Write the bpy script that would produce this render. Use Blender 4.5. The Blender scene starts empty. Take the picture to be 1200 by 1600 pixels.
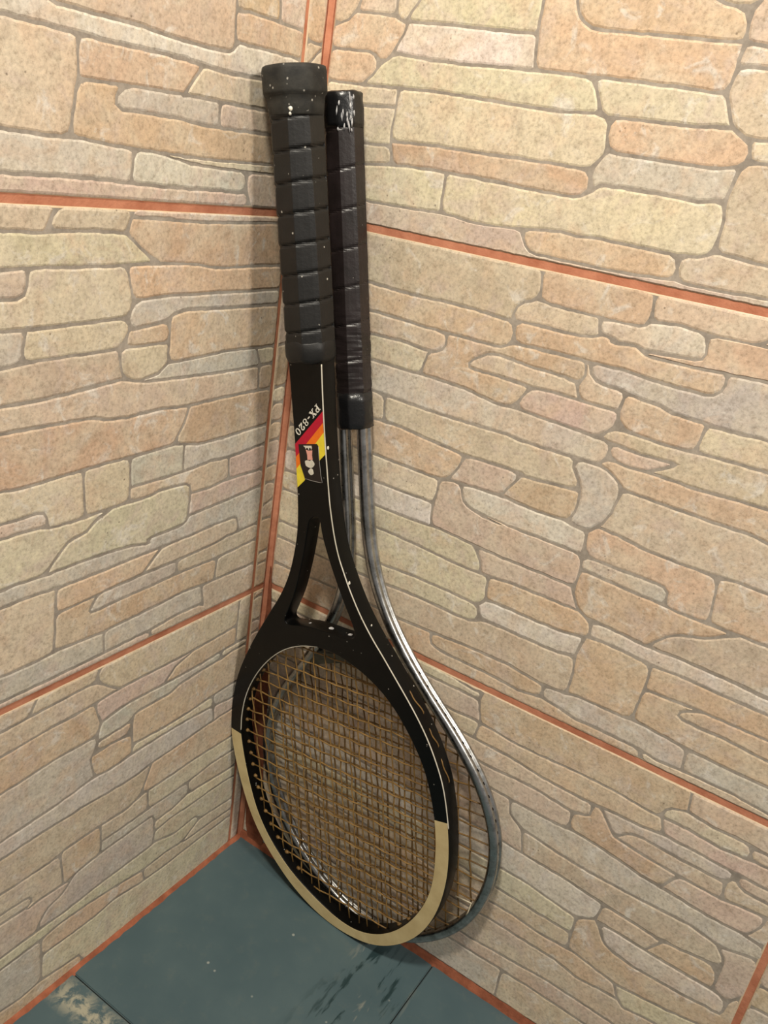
import bpy, bmesh, math, random
from mathutils import Vector, Matrix, noise
S = bpy.context.scene
COL = S.collection
D = bpy.data
random.seed(11)

# ------------------------------------------------------------------ camera
cam = D.objects.new('camera', D.cameras.new('camera')); COL.objects.link(cam)
CR = ((0.826999, -0.328216, 0.456451, 0.395597), (0.541706, 0.247965, -0.803161, -0.515541), (0.150426, 0.911475, 0.382863, 0.632747), (0, 0, 0, 1))
cam.matrix_world = Matrix(CR)
cam.data.sensor_fit = 'VERTICAL'; cam.data.sensor_height = 36.0; cam.data.sensor_width = 27.0
cam.data.lens = 1322 / 1600 * 36.0
cam.data.clip_start = 0.01
S.camera = cam
# ------------------------------------------------------------------ light and exposure
W = D.worlds.new('room_light'); S.world = W; W.use_nodes = True
W.node_tree.nodes['Background'].inputs[0].default_value = (1.0, 0.95, 0.90, 1)
W.node_tree.nodes['Background'].inputs[1].default_value = 0.19
def area(name, loc, target, size, energy, color):
    l = D.lights.new(name, 'AREA'); l.shape = 'DISK'; l.size = size; l.energy = energy; l.color = color
    o = D.objects.new(name, l); COL.objects.link(o); o.location = loc
    o.rotation_euler = (Vector(target) - Vector(loc)).to_track_quat('-Z', 'Y').to_euler()
    return o
area('ceiling_lamp', (0.27, -0.58, 1.38), (0.14, -0.02, 0.3), 0.12, 9.3, (1.0, 0.93, 0.80))
area('side_lamp', (1.25, -0.5, 1.2), (0.05, -0.03, 0.42), 0.20, 8.0, (1.0, 0.94, 0.84))
S.view_settings.view_transform = 'Standard'; S.view_settings.look = 'None'
S.view_settings.gamma = 1.0; S.view_settings.exposure = 0.10
S.view_settings.use_curve_mapping = False

# ------------------------------------------------------------------ materials
def lin(c):
    return tuple(((x/255) / 12.92 if x/255 <= 0.04045 else ((x/255 + 0.055) / 1.055) ** 2.4) for x in c) + (1,)
class NT:
    def __init__(s, name, rough=0.6, spec=0.4, metal=0.0):
        s.m = D.materials.new(name); s.m.use_nodes = True; s.t = s.m.node_tree
        s.b = s.t.nodes['Principled BSDF']
        s.b.inputs['Roughness'].default_value = rough; s.b.inputs['Metallic'].default_value = metal
        s.b.inputs['Specular IOR Level'].default_value = spec
    def n(s, kind, **kw):
        x = s.t.nodes.new(kind)
        for k, v in kw.items():
            if k in x.inputs: x.inputs[k].default_value = v
            else: setattr(x, k, v)
        return x
    def l(s, a, b): s.t.links.new(a, b)
    def pos(s, obj=True):
        c = s.n('ShaderNodeTexCoord')
        return c.outputs['Object']
    def noise(s, scale, detail=3, rough=0.6, vec=None, dist=0.0):
        x = s.n('ShaderNodeTexNoise', Scale=scale, Detail=detail, Roughness=rough, Distortion=dist)
        if vec is not None: s.l(vec, x.inputs['Vector'])
        return x.outputs['Fac']
    def ramp(s, fac, stops):
        r = s.n('ShaderNodeValToRGB'); e = r.color_ramp.elements
        while len(e) < len(stops): e.new(0.5)
        for el, (p, c) in zip(e, stops):
            el.position = p; el.color = c if len(c) == 4 else tuple(c) + (1,)
        s.l(fac, r.inputs[0]); return r.outputs[0]
    def mix(s, fac, a, b, mode='MIX'):
        x = s.n('ShaderNodeMix', data_type='RGBA', blend_type=mode)
        for sock, v in ((x.inputs[0], fac), (x.inputs[6], a), (x.inputs[7], b)):
            if isinstance(v, (int, float)): sock.default_value = v
            elif isinstance(v, tuple): sock.default_value = v
            else: s.l(v, sock)
        return x.outputs[2]
    def shift(s, v, d):
        x = s.n('ShaderNodeVectorMath', operation='ADD'); s.l(v, x.inputs[0]); x.inputs[1].default_value = (d, d * 0.7, d * 1.3)
        return x.outputs[0]
    def bump(s, h, strength=0.3, dist=0.001):
        x = s.n('ShaderNodeBump', Strength=strength, Distance=dist); s.l(h, x.inputs['Height'])
        s.l(x.outputs[0], s.b.inputs['Normal'])
    def col(s, c):
        if isinstance(c, tuple): s.b.inputs['Base Color'].default_value = c
        else: s.l(c, s.b.inputs['Base Color'])
def g(v): return (v, v, v, 1)

def stone_material():
    t = NT('glazed_stone_relief', 0.55, 0.25)
    oi = t.n('ShaderNodeObjectInfo'); v = t.n('ShaderNodeNewGeometry').outputs['Position']
    base = oi.outputs['Color']
    big = t.noise(30, 4, 0.6, v, 0.6)
    mid = t.noise(95, 4, 0.65, v, 0.4)
    fine = t.noise(430, 4, 0.75, v)
    c = t.mix(t.ramp(big, [(0.42, g(0)), (0.60, g(0.52))]), base, lin((218, 204, 174)))
    c = t.mix(t.ramp(t.noise(38, 4, 0.6, t.shift(v, 3.1), 0.8), [(0.50, g(0)), (0.68, g(0.5))]), c, lin((214, 180, 142)))
    c = t.mix(t.ramp(t.noise(44, 4, 0.6, t.shift(v, 7.7), 0.8), [(0.52, g(0)), (0.68, g(0.5))]), c, lin((206, 184, 168)))
    c = t.mix(t.ramp(t.noise(52, 4, 0.65, t.shift(v, 1.7), 1.2), [(0.57, g(0)), (0.68, g(0.6))]), c, lin((228, 222, 210)))
    c = t.mix(t.ramp(t.noise(60, 5, 0.7, t.shift(v, 9.2), 1.0), [(0.57, g(0)), (0.74, g(0.5))]), c, lin((168, 148, 124)))
    c = t.mix(1.0, c, t.ramp(mid, [(0.3, (0.86, 0.85, 0.83)), (0.5, (1, 1, 1)), (0.7, (1.08, 1.07, 1.05))]), 'MULTIPLY')
    c = t.mix(1.0, c, t.ramp(fine, [(0.28, (0.66, 0.63, 0.58)), (0.48, (1, 1, 1)), (0.72, (1.22, 1.21, 1.18))]), 'MULTIPLY')
    vo = t.n('ShaderNodeTexVoronoi', Scale=150.0, Randomness=1.0); t.l(v, vo.inputs['Vector'])
    pit = t.ramp(vo.outputs['Distance'], [(0.05, g(1)), (0.13, g(0))])
    gate = t.ramp(t.noise(21, 2, 0.5, v), [(0.54, g(0)), (0.62, g(0.7))])
    pm = t.mix(1.0, pit, gate, 'MULTIPLY')
    c = t.mix(pm, c, lin((110, 92, 72)))
    hs = t.n('ShaderNodeHueSaturation', Saturation=0.79, Value=1.0); t.l(c, hs.inputs['Color'])
    t.col(hs.outputs[0])
    t.bump(t.mix(0.35, mid, fine), 0.28, 0.0014)
    return t.m
def joint_material():
    t = NT('grey_joint_glaze', 0.7, 0.2); v = t.n('ShaderNodeNewGeometry').outputs['Position']
    c = t.ramp(t.noise(60, 4, 0.6, v), [(0.35, lin((148, 139, 128))), (0.65, lin((178, 168, 155)))])
    t.col(t.mix(1.0, c, t.ramp(t.noise(500, 2, 0.6, v), [(0.3, g(0.85)), (0.7, g(1.1))]), 'MULTIPLY')); return t.m
def plain(name, a, b, scale=40, rough=0.6, spec=0.3, metal=0.0, bump=0.0, fine=400, lo=0.35, hi=0.65):
    t = NT(name, rough, spec, metal); v = t.n('ShaderNodeNewGeometry').outputs['Position']
    t.col(t.ramp(t.noise(scale, 4, 0.6, v), [(lo, lin(a)), (hi, lin(b))]))
    if bump: t.bump(t.noise(fine, 3, 0.6, v), bump, 0.001)
    return t.m
def dusty(name, base, base2, rough, spec, specks=0.9, scale=210, thr=0.10, gate_lo=0.5, bump=0.15):
    t = NT(name, rough, spec); v = t.pos()
    c = t.ramp(t.noise(45, 4, 0.6, v), [(0.35, lin(base)), (0.7, lin(base2))])
    vo = t.n('ShaderNodeTexVoronoi', Scale=float(scale), Randomness=1.0); t.l(v, vo.inputs['Vector'])
    dot = t.ramp(vo.outputs['Distance'], [(thr * 0.5, g(1)), (thr, g(0))])
    gate = t.ramp(t.noise(190, 1, 0.5, v), [(gate_lo, g(0)), (gate_lo + 0.05, g(specks))])
    c = t.mix(t.mix(1.0, dot, gate, 'MULTIPLY'), c, lin((190, 186, 176)))
    t.col(c); t.bump(t.noise(300, 3, 0.6, v), bump, 0.0006); return t.m
M = {}
M['stone'] = stone_material(); M['joint'] = joint_material()
M['rim'] = plain('cream_tile_edge', (206, 180, 146), (226, 204, 172), 60, 0.4, 0.4)
M['grout'] = plain('orange_grout', (184, 118, 90), (208, 142, 112), 55, 0.85, 0.15, 0, 0.3)
M['fillet'] = plain('rust_grout', (140, 84, 62), (176, 108, 80), 70, 0.85, 0.15, 0, 0.4)
M['rust_shaded'] = plain('shaded_rust_grout', (112, 64, 46), (150, 94, 70), 70, 0.85, 0.15, 0, 0.4)  # rust grout of the corner smear, darkened to paint in the shade there
M['gap'] = plain('dark_gap', (30, 34, 34), (46, 50, 50), 60, 0.9, 0.1)
def floor_material():
    t = NT('painted_floor', 0.42, 0.35); v = t.n('ShaderNodeNewGeometry').outputs['Position']
    c = t.ramp(t.noise(9, 4, 0.6, v), [(0.35, lin((72, 92, 98))), (0.65, lin((84, 103, 107)))])
    c = t.mix(t.ramp(t.noise(70, 5, 0.7, v), [(0.55, g(0)), (0.8, g(0.35))]), c, lin((110, 116, 108)))
    mp = t.n('ShaderNodeMapping', Scale=(70, 14, 1), Rotation=(0, 0, 0.12)); t.l(v, mp.inputs[0])
    scr = t.noise(1.0, 4, 0.65, mp.outputs[0], 0.4)
    sp = t.n('ShaderNodeSeparateXYZ'); t.l(v, sp.inputs[0])
    def band(sock, lo, hi, soft):
        a = t.n('ShaderNodeMapRange'); a.inputs[1].default_value = lo - soft; a.inputs[2].default_value = lo + soft; t.l(sock, a.inputs[0])
        b = t.n('ShaderNodeMapRange'); b.inputs[1].default_value = hi + soft; b.inputs[2].default_value = hi - soft; t.l(sock, b.inputs[0])
        m = t.n('ShaderNodeMath', operation='MULTIPLY'); t.l(a.outputs[0], m.inputs[0]); t.l(b.outputs[0], m.inputs[1]); return m.outputs[0]
    zone = t.mix(1.0, band(sp.outputs[0], 0.165, 0.222, 0.012), band(sp.outputs[1], -0.16, -0.012, 0.012), 'MULTIPLY')
    k1 = t.mix(1.0, t.ramp(scr, [(0.55, g(0)), (0.60, g(0.9))]), zone, 'MULTIPLY')
    c = t.mix(k1, c, lin((34, 54, 56)))
    k2 = t.mix(1.0, t.ramp(scr, [(0.33, g(0.7)), (0.40, g(0))]), zone, 'MULTIPLY')
    c = t.mix(k2, c, lin((150, 150, 138)))
    wz = t.mix(1.0, band(sp.outputs[1], -0.222, -0.203, 0.006), band(sp.outputs[0], 0.002, 0.09, 0.012), 'MULTIPLY')
    k3 = t.mix(1.0, t.ramp(t.noise(95, 5, 0.7, v, 0.5), [(0.42, g(0)), (0.56, g(0.95))]), wz, 'MULTIPLY')
    c = t.mix(k3, c, lin((172, 168, 148)))
    vo = t.n('ShaderNodeTexVoronoi', Scale=38.0); t.l(v, vo.inputs['Vector'])
    c = t.mix(t.ramp(vo.outputs['Distance'], [(0.03, g(0.8)), (0.06, g(0))]), c, lin((168, 172, 164)))
    t.col(c); t.bump(t.noise(160, 4, 0.6, v), 0.12, 0.001); return t.m
M['floor'] = floor_material()
M['black'] = dusty('black_lacquer', (5, 5, 5), (10, 10, 9), 0.32, 0.22, 0.9, 170, 0.11, 0.56, 0.08)
M['rubber'] = dusty('black_rubber_grip', (15, 14, 13), (26, 25, 24), 0.5, 0.45, 0.9, 190, 0.16, 0.56, 0.3)
M['cap'] = dusty('worn_rubber', (30, 30, 29), (66, 64, 58), 0.7, 0.35, 0.7, 240, 0.2, 0.5, 0.4)
M['vinyl'] = dusty('black_vinyl_wrap', (26, 20, 19), (42, 34, 34), 0.38, 0.5, 0.4, 220, 0.1, 0.6, 0.3)
M['tape'] = dusty('black_tape', (14, 14, 15), (26, 26, 27), 0.3, 0.6, 0.5, 240, 0.12, 0.6, 0.5)
M['cream'] = plain('cream_lacquer', (206, 184, 134), (222, 202, 152), 60, 0.5, 0.35)
M['pin'] = plain('pale_pinstripe', (196, 190, 172), (216, 210, 196), 80, 0.5, 0.3)
M['gut'] = plain('amber_gut_string', (116, 88, 47), (152, 120, 70), 120, 0.45, 0.4)
M['gut2'] = plain('brown_gut_string', (104, 78, 42), (140, 108, 62), 120, 0.45, 0.4)
M['gutpale'] = plain('pale_string_end', (196, 184, 156), (214, 204, 180), 80, 0.5, 0.3)
def steel():
    t = NT('worn_steel_tube', 0.3, 0.5, 1.0); v = t.pos()
    n1 = t.noise(70, 5, 0.7, v)
    t.col(t.ramp(n1, [(0.30, lin((128, 126, 120))), (0.55, lin((188, 188, 186)))]))
    t.l(t.ramp(t.noise(160, 4, 0.7, v), [(0.3, g(0.22)), (0.7, g(0.42))]), t.b.inputs['Roughness'])
    t.bump(t.noise(260, 3, 0.6, v), 0.02, 0.0005); return t.m
M['steel'] = steel()
M['yoke'] = plain('grey_green_metal', (74, 78, 70), (104, 106, 96), 60, 0.5, 0.4, 0.4)
M['hole'] = plain('dark_hole', (16, 13, 11), (30, 22, 18), 80, 0.8, 0.1)
for k, c in (('red', (196, 20, 52)), ('orange', (250, 124, 30)), ('yellow', (246, 224, 62)), ('white', (238, 234, 220)), ('sticker', (36, 27, 25)),
             ('pink', (240, 172, 156)), ('ivory', (226, 220, 204)), ('greyedge', (150, 146, 140))):
    M[k] = plain(k + '_print', tuple(int(x * 0.95) for x in c), c, 200, 0.42, 0.35)
M['scuff'] = plain('pale_paint_smear', (150, 150, 152), (205, 204, 204), 200, 0.6, 0.3)

# ------------------------------------------------------------------ helpers
def link(name, me, mat, parent=None):
    me.name = name
    if mat is not None:
        for m in (mat if isinstance(mat, (list, tuple)) else [mat]): me.materials.append(m)
    o = D.objects.new(name, me); COL.objects.link(o)
    if parent is not None: o.parent = parent
    return o
def mesh(verts, faces, smooth=False, mats=None):
    me = D.meshes.new('m'); me.from_pydata(verts, [], faces); me.update()
    if smooth:
        for p in me.polygons: p.use_smooth = True
    if mats:
        for p, k in zip(me.polygons, mats): p.material_index = k
    return me
def bmmesh(bm, smooth=False):
    me = D.meshes.new('m'); bmesh.ops.recalc_face_normals(bm, faces=bm.faces); bm.to_mesh(me); bm.free()
    if smooth:
        for p in me.polygons: p.use_smooth = True
    return me
def boxme(x0, y0, z0, x1, y1, z1):
    v = [(x, y, z) for x in (x0, x1) for y in (y0, y1) for z in (z0, z1)]
    return mesh(v, [(0, 1, 3, 2), (4, 6, 7, 5), (0, 4, 5, 1), (2, 3, 7, 6), (0, 2, 6, 4), (1, 5, 7, 3)])
def tube(path, r, seg=6, closed=False, flat=None):
    """swept tube; r a number or a function of the index"""
    P = [Vector(p) for p in path]; n = len(P); vs = []; fs = []
    up = None
    for i in range(n):
        a = P[i - 1] if (i > 0 or closed) else P[i]; b = P[(i + 1) % n] if (i < n - 1 or closed) else P[i]
        t = (b - a).normalized()
        if up is None:
            up = Vector((0, 0, 1)) if abs(t.z) < 0.9 else Vector((1, 0, 0))
        x = (up - t * up.dot(t)).normalized(); up = x; y = t.cross(x)
        rr = r(i) if callable(r) else r
        for k in range(seg):
            a_ = 2 * math.pi * k / seg
            vs.append(P[i] + x * math.cos(a_) * rr + y * math.sin(a_) * rr)
    m = n if closed else n - 1
    for i in range(m):
        for k in range(seg):
            j = (i + 1) % n
            fs.append((i * seg + k, i * seg + (k + 1) % seg, j * seg + (k + 1) % seg, j * seg + k))
    if not closed:
        fs.append(tuple(range(seg))[::-1]); fs.append(tuple((n - 1) * seg + k for k in range(seg)))
    return mesh([tuple(v) for v in vs], fs, True)
def join_meshes(ms):
    bm = bmesh.new()
    for m in ms: bm.from_mesh(m); D.meshes.remove(m)
    return bmmesh(bm, True)
def chaikin(p, closed=True, it=1):
    for _ in range(it):
        q = []
        n = len(p); rng = range(n) if closed else range(n - 1)
        if not closed: q.append(p[0])
        for i in rng:
            a, b = p[i], p[(i + 1) % n]
            q.append((a[0] * .75 + b[0] * .25, a[1] * .75 + b[1] * .25)); q.append((a[0] * .25 + b[0] * .75, a[1] * .25 + b[1] * .75))
        if not closed: q.append(p[-1])
        p = q
    return p
def plate(poly, n0, n1, k=0.001):
    """prism over a polygon given in (v,u) millimetres"""
    A = sum(a[0] * b[1] - b[0] * a[1] for a, b in zip(poly, poly[1:] + poly[:1]))
    if A < 0: poly = poly[::-1]
    n = len(poly)
    vs = [(x * k, y * k, n0 * k) for x, y in poly] + [(x * k, y * k, n1 * k) for x, y in poly]
    fs = [tuple(range(n))[::-1], tuple(range(n, 2 * n))] + [(i, (i + 1) % n, n + (i + 1) % n, n + i) for i in range(n)]
    return mesh(vs, fs)
def cut_out(loops, half, bev, zc):
    """flat board with holes: 2-D filled curve, extruded and bevelled, then made a mesh"""
    cu = D.curves.new('c', 'CURVE'); cu.dimensions = '2D'; cu.fill_mode = 'BOTH'
    for lp in loops:
        s = cu.splines.new('POLY'); s.points.add(len(lp) - 1); s.use_cyclic_u = True
        for pt, (x, y) in zip(s.points, lp): pt.co = (x * .001, y * .001, 0, 1)
    cu.extrude = (half - bev) * .001; cu.bevel_depth = bev * .001; cu.bevel_resolution = 2; cu.offset = -bev * .001
    o = D.objects.new('c', cu); COL.objects.link(o)
    dg = bpy.context.evaluated_depsgraph_get()
    me = D.meshes.new_from_object(o.evaluated_get(dg)); D.objects.remove(o); D.curves.remove(cu)
    for v in me.vertices: v.co.z += zc * .001
    me.materials.clear()
    return me

# ------------------------------------------------------------------ room: two tiled walls and a painted floor
STONES = [
('left', [(14.8, 0.5), (461.8, 0.5), (465.4, 279.2), (18.4, 279.2)], """o2074,1299 2054,1320 1805,1324 1764,1323 1735,1314 1725,1285 1720,1103 1727,1064 1755,1050 1918,1032 2029,1001 2044,1006 2053,1025 2074,1259|b2306,2681 2306,2703 2271,2768 2257,2783 2013,2786 1800,2786 1783,2776 1789,2739 1805,2698 1845,2687 2091,2682 2272,2676|.3568,1119 3538,1129 3278,1121 3017,1111 2757,1116 2504,1113 2385,1104 2353,1093 2334,1068 2335,1042 2357,1029 2629,1043 2889,1049 3149,1050 3409,1047 3538,1047 3568,1058 3578,1089|.4617,1107 4586,1116 4319,1111 4058,1122 3799,1130 3629,1129 3600,1119 3590,1089 3599,1058 3628,1048 3886,1051 4145,1043 4408,1038 4585,1038 4616,1048 4626,1078|.3305,1307 3276,1317 3014,1309 2753,1310 2486,1302 2218,1298 2133,1299 2101,1290 2087,1257 2065,1025 2073,1008 2264,1016 2343,1009 2357,1013 2322,1036 2322,1071 2346,1103 2382,1116 2627,1131 2887,1126 3146,1128 3274,1134 3303,1146 3313,1180 3314,1274|.4168,1294 4139,1304 3884,1302 3623,1313 3365,1319 3336,1308 3327,1274 3325,1180 3334,1147 3364,1138 3625,1142 3885,1142 4138,1131 4166,1140 4176,1171 4177,1262|.4619,1303 4589,1313 4320,1306 4231,1305 4200,1294 4189,1262 4188,1171 4198,1138 4229,1127 4498,1127 4586,1129 4617,1140 4627,1174 4628,1270|b3493,1596 3451,1603 3183,1604 2921,1606 2658,1609 2407,1622 2159,1622 1954,1617 1880,1621 1614,1600 1426,1594 1248,1613 1241,1597 1330,1384 1368,1355 1461,1327 1729,1336 1975,1338 2018,1338 2059,1332 2094,1319 2132,1312 2393,1308 2666,1323 2927,1322 3188,1327 3452,1333 3491,1341 3505,1367 3508,1569|.4623,1602 4592,1610 4322,1603 4059,1613 3802,1616 3557,1607 3530,1597 3520,1569 3518,1367 3526,1339 3554,1329 3802,1317 4059,1315 4320,1319 4589,1326 4619,1336 4630,1365 4632,1574|.329,2750 318,2777 283,2786 236,2786 201,2777 190,2747 187,2489 185,2404 196,2375 231,2368 279,2370 315,2381 327,2411 328,2496|.175,954 166,924 167,855 183,848 358,869 620,869 869,881 992,882 1111,871 1139,881 1151,919 1146,957 1120,970 957,970 784,1017 518,993 246,967 203,964|.183,1156 169,1130 167,1011 175,984 203,977 474,1001 723,1027 753,1041 767,1073 774,1114 770,1143 743,1155 495,1179 222,1163|.1237,500 1205,507 1021,514 810,487 728,469 465,457 200,441 169,430 159,401 168,373 195,365 436,371 680,376 930,371 1192,381 1224,394 1239,432 1244,475|.1460,2026 1445,1991 1444,1884 1455,1860 1586,1835 1686,1835 1734,1840 1773,1855 1795,1890 1818,1982 1819,2022 1812,2041 1646,2057 1498,2041|.1466,2114 1499,2071 1546,2060 1646,2069 1699,2067 1744,2076 1766,2107 1760,2134 1730,2143 1499,2156 1465,2151|.594,630 650,682 689,688 857,672 898,672 1114,736 1143,755 1148,785 1144,821 1135,848 1109,858 952,872 705,859 446,858 313,852 183,836 167,824 162,618 170,589 197,582 439,607 559,619|.599,604 561,606 318,582 198,570 170,558 161,528 161,489 170,461 200,454 465,470 726,481 763,488 777,499 636,588|o1504,548 1299,512 1269,501 1257,475 1247,395 1256,386 1512,431 1558,435 1749,410 2011,416 2199,429 2233,441 2244,470 2246,550 2236,580 2202,593 2056,608 1819,592 1571,558 1532,543|g2257,772 2226,822 2184,861 2140,879 2098,887 2056,905 2016,943 1982,984 1953,1008 1916,1020 1660,1042 1393,1046 1217,1050 1185,1042 1173,1015 1157,823 1169,752 1187,733 1435,730 1677,728 1929,716 2101,711 2235,720 2263,734|p2287,737 2306,722 2546,719 2810,717 3068,715 3326,724 3584,724 3613,731 3622,759 3625,1000 3616,1027 3586,1036 3322,1036 3062,1039 2803,1034 2543,1027 2370,1014 2368,1006 2349,997 2264,1003 2023,988 2010,976 2028,947 2062,915 2101,899 2143,891 2190,872 2236,830 2269,777|.3644,730 3673,721 3929,713 4187,714 4450,714 4581,713 4612,722 4622,749 4625,989 4615,1017 4585,1025 4318,1026 4058,1033 3801,1038 3676,1037 3647,1028 3638,1000 3635,758|g1697,1150 1445,1148 1194,1156 926,1150 835,1150 801,1141 786,1112 780,1072 789,1039 823,1019 959,982 1121,982 1149,991 1177,1052 1214,1063 1483,1056 1694,1054 1706,1066 1708,1138|.186,1780 177,1750 176,1709 187,1679 223,1670 498,1668 517,1669 532,1773 528,1805 503,1812 340,1790 215,1789|.3193,2666 3432,2655 3455,2665 3461,2698 3462,2742 3454,2775 3426,2786 3180,2786 2932,2786 2685,2786 2437,2786 2287,2784 2283,2771 2318,2707 2343,2680 2383,2670 2625,2670 2868,2674 2949,2675|.3482,2665 3510,2654 3757,2655 4002,2660 4246,2670 4490,2673 4610,2673 4638,2682 4647,2710 4648,2749 4639,2777 4612,2786 4368,2786 4123,2786 3877,2786 3632,2786 3511,2786 3483,2775 3474,2742 3474,2698|.1780,1833 1631,1820 1356,1841 1109,1844 846,1840 589,1822 558,1808 545,1772 534,1684 542,1669 782,1657 1055,1637 1195,1636 1426,1606 1704,1618 1920,1634 1993,1628 2242,1637 2490,1629 2746,1621 3009,1617 3271,1616 3452,1615 3497,1627 3514,1662 3514,1708 3497,1741 3451,1752 3181,1762 2918,1768 2655,1764 2404,1778 2150,1791 1896,1823 1855,1830|.3534,1629 3561,1619 3803,1629 4059,1625 4322,1616 4592,1623 4623,1635 4633,1669 4634,1716 4625,1750 4594,1760 4323,1758 4059,1758 3803,1757 3563,1753 3536,1742 3527,1708 3526,1662|.2211,165 2238,180 2246,211 2242,383 2232,411 2199,417 1924,401 1748,398 1558,423 1292,379 1016,360 765,362 518,360 274,354 195,352 167,342 158,312 155,51 163,21 191,11 434,11 679,11 924,11 1168,11 1413,11 1658,11 1820,11 1853,22 1875,57 1900,113 2001,126|.1915,99 1898,85 1886,53 1883,21 1905,11 2146,11 2390,11 2633,11 2877,11 3121,11 3364,11 3608,11 3851,11 4012,11 4039,21 4048,54 4050,145 4041,177 4013,187 3760,183 3504,174 3247,180 2992,187 2736,178 2609,172 2436,138 2255,157 2094,129|.4069,21 4096,11 4336,11 4576,11 4604,21 4612,53 4614,142 4605,173 4575,184 4314,187 4101,187 4072,177 4062,145 4061,54|o729,2351 977,2346 1098,2349 1116,2356 1100,2378 1030,2443 991,2461 872,2499 851,2510 601,2521 381,2531 350,2523 341,2495 341,2382 356,2371 472,2365|.483,2305 493,2335 470,2353 281,2358 232,2355 196,2342 193,2318 220,2307 344,2310 444,2295|g2812,588 2548,590 2305,588 2271,578 2259,550 2256,298 2258,212 2269,180 2301,166 2436,150 2607,184 2864,195 3120,198 3376,188 3646,191 3679,201 3689,230 3692,477 3693,558 3685,586 3658,594 3414,586 3156,587 3070,587|.3712,202 3744,195 4016,200 4271,199 4533,197 4575,196 4605,204 4615,231 4618,511 4619,549 4610,576 4580,584 4316,580 4058,593 3794,598 3748,597 3716,587 3706,558 3703,311 3702,230|.3238,599 3266,608 3276,635 3276,674 3267,701 3238,709 2982,702 2723,706 2449,706 2191,704 2013,698 1758,714 1516,717 1263,716 1219,716 1152,729 1118,725 944,669 899,660 690,676 655,671 630,649 623,621 644,598 764,526 809,508 850,506 1020,526 1252,519 1520,563 1774,599 2008,620 2106,617 2254,601 2500,603 2769,601 2984,599|.3297,608 3327,599 3585,603 3843,613 4099,603 4128,614 4137,651 4128,689 4099,702 3843,702 3584,711 3328,712 3298,702 3289,674 3288,635|.4158,612 4188,598 4449,594 4580,597 4610,610 4620,649 4611,688 4581,701 4317,703 4189,702 4159,689 4149,651|.1792,2190 1782,2154 1790,2110 1830,2027 1830,1982 1802,1857 1820,1847 2065,1808 2323,1797 2568,1777 2830,1779 3094,1778 3357,1767 3399,1765 3430,1773 3439,1800 3443,2044 3443,2152 3431,2160 3159,2159 2918,2160 2677,2163 2407,2179 2130,2204 1879,2201 1828,2203|.3461,1772 3490,1764 3752,1768 4015,1770 4278,1770 4550,1772 4594,1773 4625,1783 4635,1813 4639,2078 4639,2121 4631,2151 4604,2160 4364,2159 4123,2162 3882,2167 3623,2163 3495,2161 3466,2152 3456,2124 3453,1880 3452,1800|g1736,2291 1721,2304 1511,2343 1265,2340 1019,2335 769,2336 531,2349 515,2334 516,2302 541,2286 801,2279 977,2262 1019,2251 1056,2235 1094,2228 1348,2230 1395,2228 1434,2215 1462,2187 1500,2168 1730,2155 1759,2168 1764,2207 1751,2256|.1755,2306 1762,2261 1786,2228 1828,2215 2082,2216 2320,2198 2597,2176 2838,2173 3079,2171 3320,2172 3561,2175 3802,2178 3979,2178 4012,2186 4023,2215 4026,2426 4016,2456 3981,2465 3720,2466 3478,2464 3235,2460 2993,2457 2751,2461 2492,2466 2234,2487 1965,2485 1843,2496 1812,2486 1795,2449|.4045,2186 4073,2176 4324,2171 4566,2173 4604,2173 4632,2183 4641,2213 4643,2430 4635,2460 4608,2468 4366,2460 4116,2463 4076,2464 4048,2455 4039,2426 4036,2215|.1587,2533 1658,2579 1735,2642 1767,2683 1774,2736 1751,2775 1713,2786 1470,2786 1227,2786 984,2786 741,2786 497,2786 377,2786 350,2777 342,2750 342,2588 351,2556 381,2544 646,2531 911,2524 1161,2524 1405,2529 1565,2527|.1612,2529 1883,2504 2148,2502 2395,2483 2670,2475 2913,2471 3158,2472 3239,2473 3268,2483 3277,2516 3278,2607 3269,2639 3241,2651 2990,2663 2747,2659 2488,2656 2221,2666 1952,2674 1844,2674 1788,2660 1743,2633|.3300,2484 3336,2474 3599,2477 3841,2479 4011,2477 4041,2487 4051,2518 4052,2608 4043,2640 4013,2648 3759,2643 3516,2642 3336,2646 3302,2638 3290,2607 3289,2516|.4073,2486 4103,2476 4366,2473 4608,2481 4636,2492 4645,2525 4646,2617 4638,2650 4610,2661 4368,2661 4105,2652 4075,2641 4065,2608 4063,2518|.1363,2517 1120,2511 882,2511 883,2506 995,2472 1037,2453 1111,2385 1147,2358 1185,2350 1426,2357 1575,2350 1734,2315 1770,2401 1783,2451 1782,2489 1755,2503 1624,2512|o1255,1370 1292,1388 1296,1431 1218,1617 1193,1624 917,1633 652,1652 415,1658 223,1658 187,1647 175,1617 172,1397 181,1367 208,1357 457,1364 710,1375 955,1369 1208,1369|.1273,1358 1258,1344 1248,1213 1254,1179 1281,1168 1531,1160 1697,1163 1709,1172 1713,1314 1702,1323 1503,1312 1459,1315 1313,1355|.1237,1357 995,1355 751,1362 499,1353 247,1344 208,1344 180,1335 171,1305 170,1218 183,1187 222,1176 495,1191 746,1167 1017,1163 1192,1168 1223,1180 1235,1213 1245,1345|.546,1924 527,1939 341,1945 217,1930 188,1916 179,1884 178,1842 187,1811 215,1802 339,1802 502,1824 532,1842 546,1884|y642,1928 602,1932 572,1922 558,1883 562,1845 589,1834 846,1853 1109,1856 1356,1854 1423,1853 1432,1858 1432,1881 1420,1913 1387,1926 1112,1910 895,1909|.1069,1922 1340,1934 1418,1941 1430,1955 1441,2113 1439,2170 1426,2204 1392,2216 1136,2216 1093,2216 1052,2223 974,2250 713,2271 493,2276 343,2297 220,2295 193,2285 184,2256 180,2012 180,1973 188,1947 215,1943 340,1958 601,1945 810,1925"""),
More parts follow.
